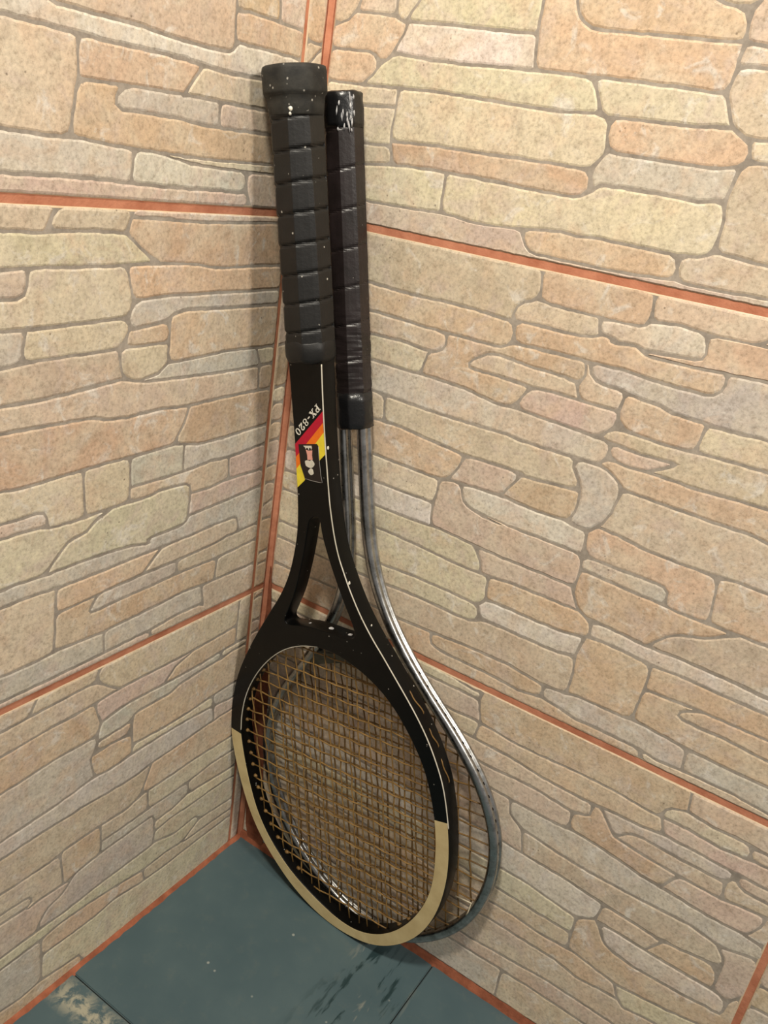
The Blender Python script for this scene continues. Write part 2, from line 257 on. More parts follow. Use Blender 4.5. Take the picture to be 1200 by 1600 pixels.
('left', [(2.6, 0.5), (12.2, 0.5), (15.8, 279.2), (2.6, 279.2)], """.42,20 74,11 106,20 117,47 121,326 124,567 127,808 130,1049 133,1290 136,1531 139,1772 142,2013 145,2253 143,2359 124,2369 82,2373 45,2368 33,2342 33,2102 33,1860 32,1618 32,1376 32,1134 32,892 32,650 31,408 31,166 31,47|.144,2486 124,2495 82,2492 45,2477 33,2439 45,2401 83,2385 125,2381 144,2389|.133,2722 89,2725 46,2718 33,2692 33,2536 45,2510 81,2504 123,2507 144,2518 150,2712|.134,2735 150,2747 136,2773 92,2786 48,2774 47,2751 89,2737"""),
('right', [(2.6, 7.5), (443.7, 7.5), (443.7, 279.2), (2.6, 279.2)], """.4200,2248 4157,2266 4129,2290 4104,2286 4087,2248 4086,2200 4093,2155 4108,2124 4141,2120 4280,2143 4393,2150 4419,2161 4431,2195 4422,2231 4393,2243 4301,2242|.4393,2255 4422,2266 4431,2298 4418,2332 4376,2344 4176,2344 4147,2334 4145,2306 4165,2275 4203,2260|.4421,1929 4431,1959 4431,2094 4419,2126 4395,2138 4380,2127 4367,2045 4315,1943 4319,1932 4391,1923|.4159,2583 4152,2552 4169,2520 4211,2512 4393,2521 4422,2537 4420,2570 4387,2585 4193,2590|.3430,2236 3392,2212 3357,2182 3342,2161 3365,2151 3638,2125 3887,2114 4033,2111 4073,2121 4081,2153 4074,2197 4059,2230 4026,2238 3771,2235 3513,2246 3471,2245|.4422,2777 4394,2786 4148,2786 3900,2786 3709,2782 3702,2764 3717,2644 3728,2630 3885,2607 4035,2618 4292,2597 4387,2598 4420,2606 4431,2633 4431,2750|w3532,1370 3484,1370 3445,1360 3437,1329 3478,1247 3503,1219 3538,1200 3724,1170 3991,1180 4119,1186 4248,1202 4300,1199 4341,1205 4353,1236 4353,1282 4341,1321 4302,1344 4252,1356 4008,1354 3804,1358|.3589,2498 3752,2503 3972,2485 4104,2500 4134,2515 4140,2551 4124,2587 4086,2602 3985,2603 3885,2595 3720,2618 3695,2617 3614,2587 3584,2556 3577,2516|o3654,930 3892,954 4118,989 4242,1018 4386,1023 4420,1032 4431,1061 4431,1313 4426,1388 4411,1391 4388,1365 4371,1327 4366,1233 4349,1195 4303,1186 4248,1190 4079,1169 3814,1162 3724,1158 3578,1176 3533,1188 3495,1210 3467,1240 3415,1324 3376,1374 3295,1323 3262,1294 3251,1256 3253,1037 3262,1000 3290,986 3554,943|y643,1339 398,1347 150,1344 69,1343 41,1332 32,1298 32,1203 41,1170 69,1160 316,1163 562,1162 807,1158 1052,1155 1297,1152 1542,1153 1787,1154 2031,1156 2276,1157 2521,1154 2765,1147 3008,1141 3190,1144 3225,1150 3236,1172 3238,1256 3231,1288 3204,1300 2959,1326 2832,1343 2558,1344 2314,1352 2070,1351 1825,1342 1580,1343 1336,1348 1092,1341 888,1333|w1050,1352 1295,1361 1540,1356 1784,1353 2028,1362 2273,1366 2518,1358 2786,1356 3045,1326 3206,1312 3246,1316 3288,1334 3331,1360 3362,1390 3376,1426 3387,1506 3382,1534 3355,1546 3108,1573 2864,1580 2596,1592 2355,1597 2115,1600 1875,1594 1634,1590 1393,1589 1153,1589 912,1590 672,1590 431,1589 188,1592 68,1594 41,1585 32,1557 32,1392 41,1364 69,1356 316,1359 562,1354 806,1345|.2515,1989 2480,1999 2227,1998 1978,1996 1730,2000 1481,2005 1233,2010 985,2002 736,1993 488,1992 237,1991 70,1992 41,1982 32,1952 32,1689 32,1646 41,1616 68,1606 310,1602 551,1602 792,1602 1033,1602 1273,1602 1514,1602 1754,1603 1995,1609 2235,1612 2476,1608 2706,1595 2713,1603 2678,1753 2661,1788 2628,1817 2585,1842 2551,1874 2535,1915 2530,1958|.41,2174 32,2141 32,2048 41,2015 70,2004 322,2004 571,2004 819,2007 1067,2018 1316,2021 1564,2016 1813,2011 2061,2008 2309,2012 2573,2009 2843,2006 2941,2012 2979,2033 2991,2074 2985,2153 2966,2164 2730,2191 2587,2194 2326,2177 2084,2177 1842,2179 1601,2183 1359,2175 1117,2167 876,2179 634,2186 393,2190 149,2186 68,2185|p4238,1667 4253,1624 4253,1414 4268,1378 4306,1356 4350,1352 4378,1373 4430,1456 4431,1735 4421,1768 4389,1780 4204,1730 4205,1706|.2132,2501 2104,2508 1843,2499 1579,2507 1315,2496 1051,2486 787,2483 522,2496 267,2503 68,2494 41,2482 32,2448 32,2402 41,2369 68,2360 311,2372 553,2374 794,2372 1035,2370 1277,2368 1518,2370 1760,2371 2009,2366 2090,2364 2119,2372 2131,2399 2139,2475|.2140,2538 2115,2614 2107,2655 2093,2684 2059,2694 1819,2692 1559,2689 1318,2693 1077,2684 835,2673 594,2673 352,2674 107,2677 68,2677 41,2668 32,2636 32,2546 41,2515 67,2506 306,2517 567,2506 831,2496 1095,2499 1359,2511 1624,2518 1888,2510 2134,2524|o3855,1509 3775,1381 3778,1371 4048,1368 4208,1372 4234,1383 4241,1414 4238,1458 4225,1508 4188,1547 4138,1554 3876,1519|.1521,986 1280,988 1038,982 796,977 554,975 312,974 68,971 41,961 32,931 32,847 41,817 68,808 309,807 566,808 830,809 1094,814 1350,815 1590,809 1842,806 2105,808 2369,811 2632,816 2892,815 3143,815 3279,798 3380,775 3424,775 3594,801 3690,808 3645,908 3629,918 3374,963 3288,974 3039,957 2953,959 2780,979 2529,974 2287,967 2045,969 1803,980 1763,982|b1924,987 2166,977 2407,983 2652,990 2781,992 2996,968 3204,985 3232,999 3240,1036 3238,1086 3226,1122 3190,1132 2926,1128 2684,1138 2440,1143 2195,1145 1950,1143 1705,1141 1460,1140 1215,1141 970,1143 725,1147 480,1151 233,1150 69,1147 41,1137 32,1107 32,1022 41,992 68,983 311,986 554,988 796,989 1038,995 1279,1001 1521,998 1682,997|b3445,1539 3413,1531 3399,1504 3385,1383 3624,1380 3756,1373 3826,1487 3831,1509 3667,1527|b3806,1528 3863,1540 3916,1535 4187,1577 4226,1594 4240,1624 4225,1662 4167,1730 4135,1742 3961,1770 3707,1757 3443,1747 3193,1745 2954,1760 2768,1786 2723,1789 2694,1781 2690,1755 2725,1604 2738,1594 3012,1590 3276,1567 3533,1548|.3724,1957 4002,1930 4088,1927 4284,1936 4303,1947 4339,2010 4355,2048 4363,2092 4356,2125 4326,2134 4188,2117 4092,2101 3843,2103 3806,2093 3778,2060|.4389,805 4421,814 4431,843 4431,972 4420,1001 4386,1010 4244,1006 4033,960 3767,928 3688,920 3666,911 3669,886 3697,824 3751,767 3770,763 3948,795 4207,808|b4036,788 3903,775 3774,750 3751,753 3704,793 3549,784 3425,763 3379,762 3185,801 2935,801 2676,806 2414,800 2150,796 1886,794 1629,795 1390,802 1138,803 874,798 610,796 349,795 107,795 68,796 41,787 32,758 32,548 42,519 71,509 332,508 589,512 844,518 1100,522 1356,521 1611,513 1867,516 2122,520 2378,516 2546,519 2796,545 3050,561 3174,574 3425,568 3690,563 3948,551 4206,562 4389,562 4421,570 4431,597 4431,756 4421,783 4388,793 4296,796|b2723,2317 2452,2347 2202,2350 1926,2355 1679,2360 1437,2357 1196,2356 955,2358 714,2361 473,2363 230,2355 68,2348 41,2338 32,2310 32,2232 41,2205 68,2197 312,2202 554,2200 796,2195 1037,2184 1278,2183 1520,2194 1762,2193 2003,2190 2245,2190 2498,2200 2632,2208 2879,2188 2967,2177 3079,2203 3107,2224 3112,2265 3102,2302 3078,2313 2987,2310|o3079,2325 3221,2340 3459,2346 3560,2362 3591,2376 3594,2404 3571,2473 3560,2484 3487,2483 3209,2505 2949,2506 2684,2489 2421,2485 2198,2506 2164,2501 2151,2475 2143,2398 2146,2371 2166,2362 2409,2364 2680,2331 2895,2323|.1588,2786 1348,2786 1107,2786 867,2786 627,2786 386,2786 146,2786 68,2786 41,2774 32,2738 41,2702 68,2690 311,2687 553,2686 795,2685 1036,2695 1277,2706 1519,2702 1769,2701 2013,2707 2059,2706 2090,2715 2099,2739 2085,2756 1997,2758 1844,2781|o1962,2779 1998,2770 2046,2768 2097,2779 2129,2778 2115,2699 2127,2617 2152,2540 2167,2524 2377,2499 2640,2500 2905,2516 3164,2519 3441,2500 3530,2495 3556,2518 3573,2564 3608,2598 3706,2633 3689,2763 3679,2782 3410,2786 3167,2786 2923,2786 2680,2786 2437,2786 2194,2786 1960,2784|g2809,374 2792,384 2559,377 2288,369 2042,363 1795,365 1549,367 1303,367 1057,370 811,378 565,370 318,362 69,367 41,358 32,330 32,119 41,90 68,81 310,81 553,81 796,81 1039,81 1282,81 1525,81 1769,81 2012,81 2255,81 2498,81 2741,81 2780,81 2807,90 2814,117|.3029,400 3287,397 3537,392 3801,392 4066,394 4341,398 4388,399 4420,408 4431,436 4431,513 4421,540 4388,549 4120,546 3862,542 3602,553 3340,558 3175,562 2926,538 2672,521 2506,503 2250,506 1995,506 1739,501 1483,505 1228,512 972,508 717,502 461,497 201,496 71,497 42,488 32,459 32,419 41,389 69,379 318,374 565,383 811,391 1057,383 1303,379 1549,380 1796,377 2041,375 2287,381 2559,389 2794,397|.2841,373 2824,340 2826,117 2836,90 2864,81 3105,81 3347,81 3589,81 3832,81 4074,81 4316,81 4395,81 4422,91 4431,122 4431,347 4420,378 4388,387 4110,382 3845,380 3581,380 3328,384 3075,389 2885,384|g3190,2004 3047,2014 2892,1994 2616,1996 2575,1997 2547,1988 2542,1959 2547,1918 2561,1881 2593,1852 2677,1808 2909,1779 3147,1759 3401,1759 3663,1767 3918,1783 4006,1777 4138,1754 4188,1750 4242,1753 4293,1765 4341,1783 4421,1800 4431,1825 4431,1866 4421,1897 4390,1910 4244,1924 4043,1916 3784,1935 3566,1946 3426,1971|o3568,1959 3653,1956 3690,1961 3719,1981 3780,2095 3767,2105 3504,2122 3319,2147 3298,2161 3191,2293 3159,2316 3131,2307 3118,2217 3085,2192 3040,2179 3010,2159 3001,2122 3003,2074 3015,2039 3049,2026 3286,2005 3333,1999|g3696,2356 3611,2356 3460,2334 3224,2327 3195,2321 3203,2299 3286,2197 3316,2178 3348,2191 3385,2222 3426,2248 3469,2257 3729,2250 3982,2248 4026,2251 4064,2265 4091,2300 4094,2334 4060,2348 3954,2352|.4103,2357 4124,2364 4175,2356 4376,2357 4418,2364 4431,2391 4431,2472 4422,2500 4393,2509 4156,2494 3973,2472 3752,2490 3591,2485 3584,2474 3606,2407 3624,2379 3656,2370 3860,2364"""),
('left', [(18.5, 283.8), (465.5, 283.8), (469.4, 583.7), (22.4, 583.7)], """o1596,5135 1345,5160 1306,5151 1286,5107 1295,5058 1328,5041 1593,5041 1624,5052 1623,5086 1611,5122|.1273,5792 1335,5801 1572,5799 1604,5807 1603,5823 1574,5831 1329,5831 1084,5831 838,5831 592,5831 347,5831 266,5831 239,5823 239,5807 270,5799 519,5796 794,5789 1064,5786|b646,3268 617,3281 371,3297 239,3303 207,3294 197,3264 195,3132 201,3102 226,3094 476,3099 617,3096 649,3105 658,3139 656,3233|o1291,3558 1273,3552 1411,3417 1430,3409 1676,3398 1949,3375 2081,3372 2112,3382 2122,3414 2122,3501 2113,3531 2083,3540 1824,3540 1558,3552|y1865,3991 1897,3998 1908,4027 1925,4252 1919,4287 1891,4299 1620,4304 1584,4293 1569,4262 1563,4166 1567,4048 1580,4013 1615,4000|.1324,2857 1350,2844 1591,2844 1834,2844 2077,2844 2319,2844 2562,2844 2805,2844 3048,2844 3291,2844 3534,2844 3694,2844 3721,2855 3721,2876 3692,2887 3434,2883 3189,2886 2945,2888 2701,2886 2448,2882 2191,2881 1948,2885 1694,2889 1445,2898 1360,2897 1328,2884|.3751,2855 3779,2844 4028,2844 4279,2844 4530,2844 4612,2844 4640,2852 4640,2869 4613,2877 4369,2879 4124,2884 3879,2889 3786,2888 3753,2877|.225,4800 252,4791 329,4790 356,4797 404,4901 401,4915 254,4913 227,4902 218,4872 217,4831|.225,4768 216,4734 215,4639 225,4606 259,4596 340,4599 352,4613 363,4748 356,4772 329,4777 252,4778|g1101,4303 1092,4289 1091,4119 1101,4104 1348,4101 1541,4101 1551,4120 1557,4262 1551,4293 1525,4303 1270,4313 1172,4315|g1071,4297 961,4277 709,4273 449,4291 246,4297 219,4289 210,4262 209,4184 217,4157 246,4147 492,4129 631,4119 816,4128 1069,4106 1079,4120 1079,4287|g4094,3064 4063,3075 3799,3071 3554,3061 3308,3061 3064,3070 2819,3072 2574,3071 2326,3063 2150,3072 2095,3080 1847,3068 1760,3064 1747,3055 1743,2901 1989,2897 2232,2893 2493,2895 2742,2898 2986,2900 3230,2898 3474,2896 3718,2900 3972,2900 4061,2898 4092,2908 4102,2940 4104,3032|.4643,3060 4615,3071 4370,3074 4156,3075 4126,3064 4116,3032 4115,2940 4124,2907 4154,2896 4410,2891 4613,2889 4641,2900 4650,2933 4651,3027|b3308,3541 3276,3550 3024,3545 2772,3543 2521,3545 2316,3551 2146,3543 2135,3532 2139,3281 2149,3109 2167,3086 2201,3079 2450,3079 2697,3084 2942,3085 3193,3078 3276,3075 3304,3082 3314,3109 3317,3352 3319,3513|.3913,3529 3882,3537 3611,3538 3368,3547 3340,3540 3331,3513 3328,3270 3326,3109 3338,3081 3377,3071 3635,3077 3879,3086 3908,3096 3918,3124 3921,3375 3922,3500|.4643,3093 4652,3122 4656,3381 4657,3510 4649,3540 4620,3550 4365,3556 4114,3543 3981,3538 3946,3529 3935,3500 3932,3249 3930,3124 3938,3096 3965,3087 4207,3087 4453,3086 4615,3084|b1074,3386 1044,3400 777,3409 651,3421 568,3435 290,3448 244,3451 211,3442 200,3409 199,3362 208,3328 239,3316 496,3301 745,3291 998,3295 1039,3296 1069,3309 1081,3348|o1311,5535 1385,5537 1484,5586 1621,5681 1639,5712 1632,5750 1621,5779 1607,5787 1330,5780 1064,5773 794,5777 519,5783 270,5787 239,5778 229,5750 226,5547 235,5520 263,5511 511,5510 764,5500 957,5508 1065,5526|o1067,5514 907,5491 637,5493 386,5498 262,5499 234,5489 225,5461 224,5380 231,5351 255,5341 497,5340 746,5340 1001,5339 1275,5341 1521,5327 1569,5328 1591,5354 1627,5480 1626,5510 1599,5520 1356,5523 1177,5521|o1049,4574 782,4583 531,4586 259,4584 225,4574 213,4547 211,4346 219,4318 246,4309 494,4300 751,4286 960,4289 1124,4321 1153,4339 1153,4374 1097,4459 1061,4555|g1150,3398 1115,3398 1099,3386 1093,3347 1099,3308 1125,3294 1364,3282 1631,3279 1846,3269 1857,3282 1818,3346 1791,3373 1756,3384 1508,3389 1414,3395|.1386,3415 1378,3431 1281,3522 1238,3549 1190,3557 926,3567 673,3582 504,3581 472,3569 457,3535 448,3492 452,3460 481,3450 570,3448 736,3423 1000,3414 1237,3411 1364,3411|.3281,4077 3262,4089 3015,4079 2761,4078 2505,4087 2254,4094 2213,4083 2194,4050 2203,4016 2233,4006 2357,4012 2637,4001 2890,3994 3143,3992 3263,3991 3281,4003 3285,4040|.4027,4000 4053,4010 4061,4039 4054,4069 4027,4078 3776,4075 3515,4079 3338,4087 3307,4076 3297,4040 3306,4005 3337,3995 3605,4012 3861,4006|.4083,4011 4111,4003 4367,4016 4625,4011 4655,4020 4664,4047 4655,4074 4626,4084 4368,4083 4113,4079 4083,4069 4074,4040|b2091,5714 2138,5718 2161,5739 2150,5779 2117,5816 2078,5831 1826,5831 1660,5831 1634,5822 1631,5795 1659,5722 1679,5710 1893,5717|y1837,3935 1905,3883 1947,3870 1995,3863 2041,3848 2077,3819 2179,3711 2220,3684 2265,3676 2414,3681 2686,3668 2938,3668 3190,3669 3377,3670 3413,3679 3425,3707 3428,3952 3420,3979 3392,3986 3143,3979 2889,3982 2636,3988 2357,4000 2234,3993 2176,3976 2016,3969 1781,3980 1771,3971|.3446,3680 3476,3671 3736,3673 3988,3672 4240,3671 4494,3669 4621,3668 4650,3677 4660,3706 4663,3960 4654,3989 4625,3999 4368,4003 4115,3991 3861,3994 3607,4000 3480,3992 3450,3981 3440,3952 3437,3707|g1611,5208 1599,5253 1568,5293 1520,5315 1275,5328 1001,5327 746,5327 497,5328 255,5329 230,5317 223,5280 232,5242 262,5230 522,5232 766,5233 1021,5241 1109,5242 1251,5222 1303,5186 1346,5173 1563,5152 1598,5169|y1679,5207 1641,5195 1620,5166 1620,5134 1644,5093 1695,5040 1966,5030 2240,5024 2290,5022 2326,5030 2336,5057 2321,5158 2310,5186 2032,5194 1855,5200|y1970,4295 1946,4285 1937,4251 1920,4026 1931,3996 1968,3984 2139,3983 2170,3987 2180,4008 2183,4052 2206,4092 2252,4106 2505,4100 2761,4091 3014,4092 3268,4101 3517,4091 3545,4099 3554,4129 3555,4260 3547,4290 3518,4298 3266,4288 3011,4295 2757,4297 2500,4291 2404,4280 2233,4284|.3575,4098 3606,4087 3861,4088 4114,4092 4368,4096 4626,4096 4656,4104 4666,4132 4667,4250 4658,4278 4628,4287 4369,4294 4115,4303 3860,4305 3607,4302 3577,4291 3568,4260 3566,4129|.790,3081 760,3088 522,3086 265,3083 226,3082 201,3071 194,3042 192,2881 200,2853 227,2844 506,2844 746,2844 987,2844 1266,2844 1295,2857 1306,2884 1297,2898 1054,2925 821,2922 770,2898 766,2916 795,3053|o1005,3117 1243,3100 1481,3091 1759,3076 1994,3089 2122,3101 2132,3113 2125,3321 2113,3350 2081,3359 1852,3374 1824,3371 1830,3351 1854,3316 1869,3281 1853,3260 1807,3257 1546,3269 1283,3274 1040,3283 787,3280 704,3279 676,3267 668,3234 671,3139 682,3106 715,3098 803,3103|g840,3093 817,3082 792,2969 795,2941 821,2935 1054,2937 1324,2909 1573,2908 1721,2902 1731,2917 1734,3028 1725,3056 1696,3068 1437,3079 1194,3091 1005,3105|.588,3951 600,3980 613,4095 603,4106 328,4131 246,4135 217,4127 207,4099 206,3976 217,3947 253,3938 519,3940 559,3941|.619,3949 652,3935 795,3919 979,3921 991,3940 1003,3979 1037,4002 1167,4015 1301,4016 1379,3999 1420,3995 1514,4000 1546,4012 1555,4045 1553,4078 1541,4089 1262,4089 995,4100 815,4115 638,4107 626,4096 612,3979|.397,3926 253,3926 217,3915 205,3883 204,3838 213,3806 244,3795 518,3770 779,3758 983,3745 998,3754 992,3899 979,3908 795,3906 649,3923|.3474,4785 3730,4788 3987,4804 4034,4806 4073,4817 4088,4852 4089,4948 4075,4983 4034,4995 3772,4993 3514,4995 3257,5001 2999,5002 2742,4998 2476,4991 2240,5012 1965,5018 1708,5025 1690,5008 1677,4925 1651,4852 1664,4846 1930,4824 2168,4800 2440,4795 2703,4797 2960,4796 3217,4790|.4109,4818 4135,4807 4375,4810 4635,4806 4665,4816 4675,4850 4676,4946 4667,4980 4637,4990 4376,4982 4138,4991 4111,4982 4102,4948 4100,4852|g1016,3703 1001,3725 983,3733 735,3747 471,3761 244,3782 213,3774 203,3747 202,3503 212,3475 245,3464 384,3454 419,3462 436,3493 445,3540 464,3578 501,3593 760,3590 1008,3573 1287,3570 1558,3564 1825,3552 2084,3552 2360,3565 2605,3556 2856,3555 3108,3559 3267,3563 3282,3575 3283,3645 3266,3657 3022,3656 2770,3655 2515,3658 2413,3669 2169,3662 1893,3670 1619,3660 1494,3648 1395,3627 1360,3629 1361,3650 1348,3662 1090,3669 1048,3679|.3305,3574 3333,3561 3572,3552 3735,3549 3763,3558 3773,3586 3773,3624 3764,3651 3736,3660 3492,3659 3333,3657 3306,3645 3297,3610|.3794,3558 3822,3549 4071,3553 4323,3566 4579,3564 4620,3563 4649,3573 4659,3608 4650,3643 4621,3656 4366,3658 4114,3659 3863,3660 3823,3660 3795,3651 3786,3624 3785,3586|y1026,3711 1054,3690 1307,3675 1356,3675 1386,3664 1387,3646 1403,3641 1536,3665 1797,3681 2076,3676 2165,3674 2185,3681 2168,3705 2069,3810 2035,3837 1992,3850 1944,3858 1899,3872 1830,3924 1694,3984 1419,3983 1375,3987 1300,4003 1124,4001 1041,3991 1013,3969 1004,3921 1014,3744|g2339,5510 2318,5503 2313,5475 2316,5428 2334,5383 2374,5365 2648,5363 2907,5360 3166,5364 3433,5364 3521,5363 3552,5373 3562,5405 3563,5448 3554,5480 3523,5490 3251,5490 2990,5505 2731,5509 2470,5503|.3591,5373 3635,5362 3900,5361 4160,5363 4419,5368 4641,5368 4672,5380 4682,5415 4683,5464 4674,5501 4643,5512 4377,5513 4117,5498 3857,5492 3635,5491 3592,5480 3575,5448 3575,5405|b3074,5717 3335,5716 3596,5721 3857,5712 4035,5706 4077,5717 4092,5748 4093,5790 4085,5821 4058,5831 3817,5831 3575,5831 3333,5831 3090,5831 2848,5831 2606,5831 2363,5831 2164,5831 2148,5818 2200,5714 2213,5703 2462,5709 2726,5716 2813,5719|.4113,5718 4140,5709 4381,5716 4646,5715 4676,5724 4687,5753 4687,5793 4678,5822 4650,5831 4397,5831 4144,5831 4115,5821 4105,5790 4105,5748|y2640,5701 2407,5695 2241,5690 1986,5705 1718,5699 1679,5698 1655,5691 1467,5555 1474,5541 1739,5526 2003,5525 2263,5525 2514,5515 2774,5523 3034,5515 3294,5502 3553,5503 3693,5503 3731,5513 3744,5542 3745,5666 3733,5696 3694,5707 3422,5705 3161,5704 2900,5707|.3764,5513 3791,5504 4031,5506 4290,5520 4555,5526 4643,5525 4674,5535 4684,5567 4685,5659 4676,5692 4645,5703 4378,5704 4117,5696 3844,5701 3800,5702 3768,5695 3758,5666 3756,5542|b3880,4774 3852,4783 3602,4771 3345,4775 3088,4781 2832,4785 2575,4784 2295,4781 2079,4794 1843,4815 1661,4832 1441,4793 1168,4784 903,4777 643,4774 405,4777 383,4772 376,4748 365,4613 373,4599 617,4597 863,4595 1119,4587 1340,4604 1606,4591 1745,4598 1782,4605 1813,4619 1858,4629 2092,4635 2344,4640 2621,4639 2877,4632 3133,4635 3389,4641 3645,4650 3851,4652 3879,4663 3888,4696 3888,4741|.4663,4645 4673,4674 4674,4755 4664,4784 4634,4793 4372,4797 4116,4795 3942,4788 3911,4776 3901,4742 3900,4696 3910,4663 3941,4653 4201,4642 4458,4630 4633,4635|o3351,4618 3314,4626 3048,4621 2792,4622 2536,4629 2294,4626 2047,4623 1911,4622 1861,4617 1819,4607 1787,4593 1606,4579 1340,4592 1083,4573 1074,4557 1108,4466 1186,4342 1222,4328 1487,4317 1765,4316 2011,4306 2276,4295 2404,4292 2672,4308 2927,4310 3181,4302 3314,4302 3348,4312 3360,4341 3363,4590|.4159,4624 4126,4635 3859,4640 3600,4636 3417,4629 3386,4619 3375,4590 3372,4341 3380,4313 3407,4306 3648,4316 3903,4318 4123,4316 4156,4323 4166,4350 4169,4595|.4662,4615 4633,4623 4366,4619 4225,4628 4192,4622 4182,4595 4179,4350 4187,4322 4214,4312 4456,4304 4629,4300 4658,4308 4668,4336 4671,4587|g1032,4901 770,4918 522,4919 434,4915 416,4898 382,4820 383,4796 405,4789 684,4786 948,4790 1212,4798 1472,4809 1473,4813 1398,4825 1356,4837 1279,4894|o1274,5166 1262,5200 1241,5212 1108,5230 850,5222 603,5220 348,5218 262,5217 231,5208 222,5178 219,4963 227,4934 254,4925 522,4932 770,4930 1033,4913 1226,4909 1261,4922 1275,4963|y1290,5007 1288,4922 1293,4903 1327,4871 1361,4849 1505,4817 1581,4831 1621,4848 1649,4883 1664,4926 1670,4968 1666,5009 1638,5028 1370,5030 1300,5026|g3039,5198 2781,5198 2522,5190 2341,5186 2334,5159 2349,5057 2365,5024 2414,5008 2656,5008 2914,5015 3171,5014 3429,5009 3649,5004 3691,5013 3707,5042 3708,5164 3692,5192 3648,5201 3384,5196 3298,5195|.3728,5013 3759,5005 4030,5007 4288,4998 4549,4998 4637,5002 4667,5012 4677,5040 4679,5158 4670,5186 4639,5196 4375,5203 4116,5200 3850,5200 3761,5201 3731,5192 3721,5164 3719,5042|y3383,5209 3412,5221 3422,5256 3423,5305 3413,5341 3383,5352 3123,5351 2863,5348 2604,5351 2371,5353 2326,5373 2304,5424 2300,5475 2291,5503 2262,5512 2003,5512 1738,5514 1694,5516 1659,5507 1639,5478 1603,5350 1599,5305 1610,5259 1639,5229 1679,5220 1945,5210 2204,5204 2477,5201 2737,5209 2996,5211 3212,5207|.3443,5221 3472,5211 3729,5213 3987,5212 4246,5214 4507,5213 4640,5208 4670,5216 4680,5242 4681,5320 4672,5347 4641,5356 4376,5355 4116,5350 3857,5349 3599,5350 3473,5351 3444,5340 3435,5305 3434,5257"""),
('left', [(2.6, 283.8), (15.9, 283.8), (19.8, 583.7), (2.6, 583.7)], """.156,4147 75,4148 42,4139 32,4111 32,3988 42,3959 73,3948 152,3943 166,3952 169,4138|.44,4290 33,4255 33,4207 43,4172 75,4160 157,4159 170,4170 171,4253 160,4288 125,4300 78,4300|.44,4476 79,4467 127,4467 163,4477 174,4506 175,4545 165,4574 131,4584 82,4586 44,4578 32,4549 32,4507|.44,4443 33,4408 33,4360 45,4324 78,4313 125,4312 160,4323 172,4359 173,4408 162,4444 127,4455 79,4455|.40,3082 67,3069 137,3066 153,3077 157,3111 153,3145 135,3157 65,3160 40,3151 32,3117|.40,3048 32,3018 31,2885 41,2854 72,2844 113,2844 144,2854 154,2884 153,3044 137,3054 67,3057|.132,3799 159,3810 166,3843 166,3920 152,3931 73,3935 42,3926 32,3890 32,3841 45,3805 84,3796|.43,4911 32,4883 32,4638 44,4609 82,4598 131,4596 165,4604 176,4632 177,4902 162,4911 76,4919|.46,5822 33,5794 33,5547 33,5299 33,5051 33,4969 43,4941 77,4931 163,4924 178,4931 183,5197 186,5437 189,5677 190,5795 178,5822 139,5831 85,5831|.160,3617 165,3744 159,3777 132,3787 85,3784 45,3770 32,3734 32,3686 41,3648 69,3629 142,3609|.141,3478 158,3487 162,3556 159,3585 141,3597 67,3617 40,3616 32,3592 32,3513 40,3485 68,3477|.141,3465 68,3464 40,3455 32,3426 32,3213 40,3184 66,3173 135,3169 153,3178 161,3426 158,3456"""),
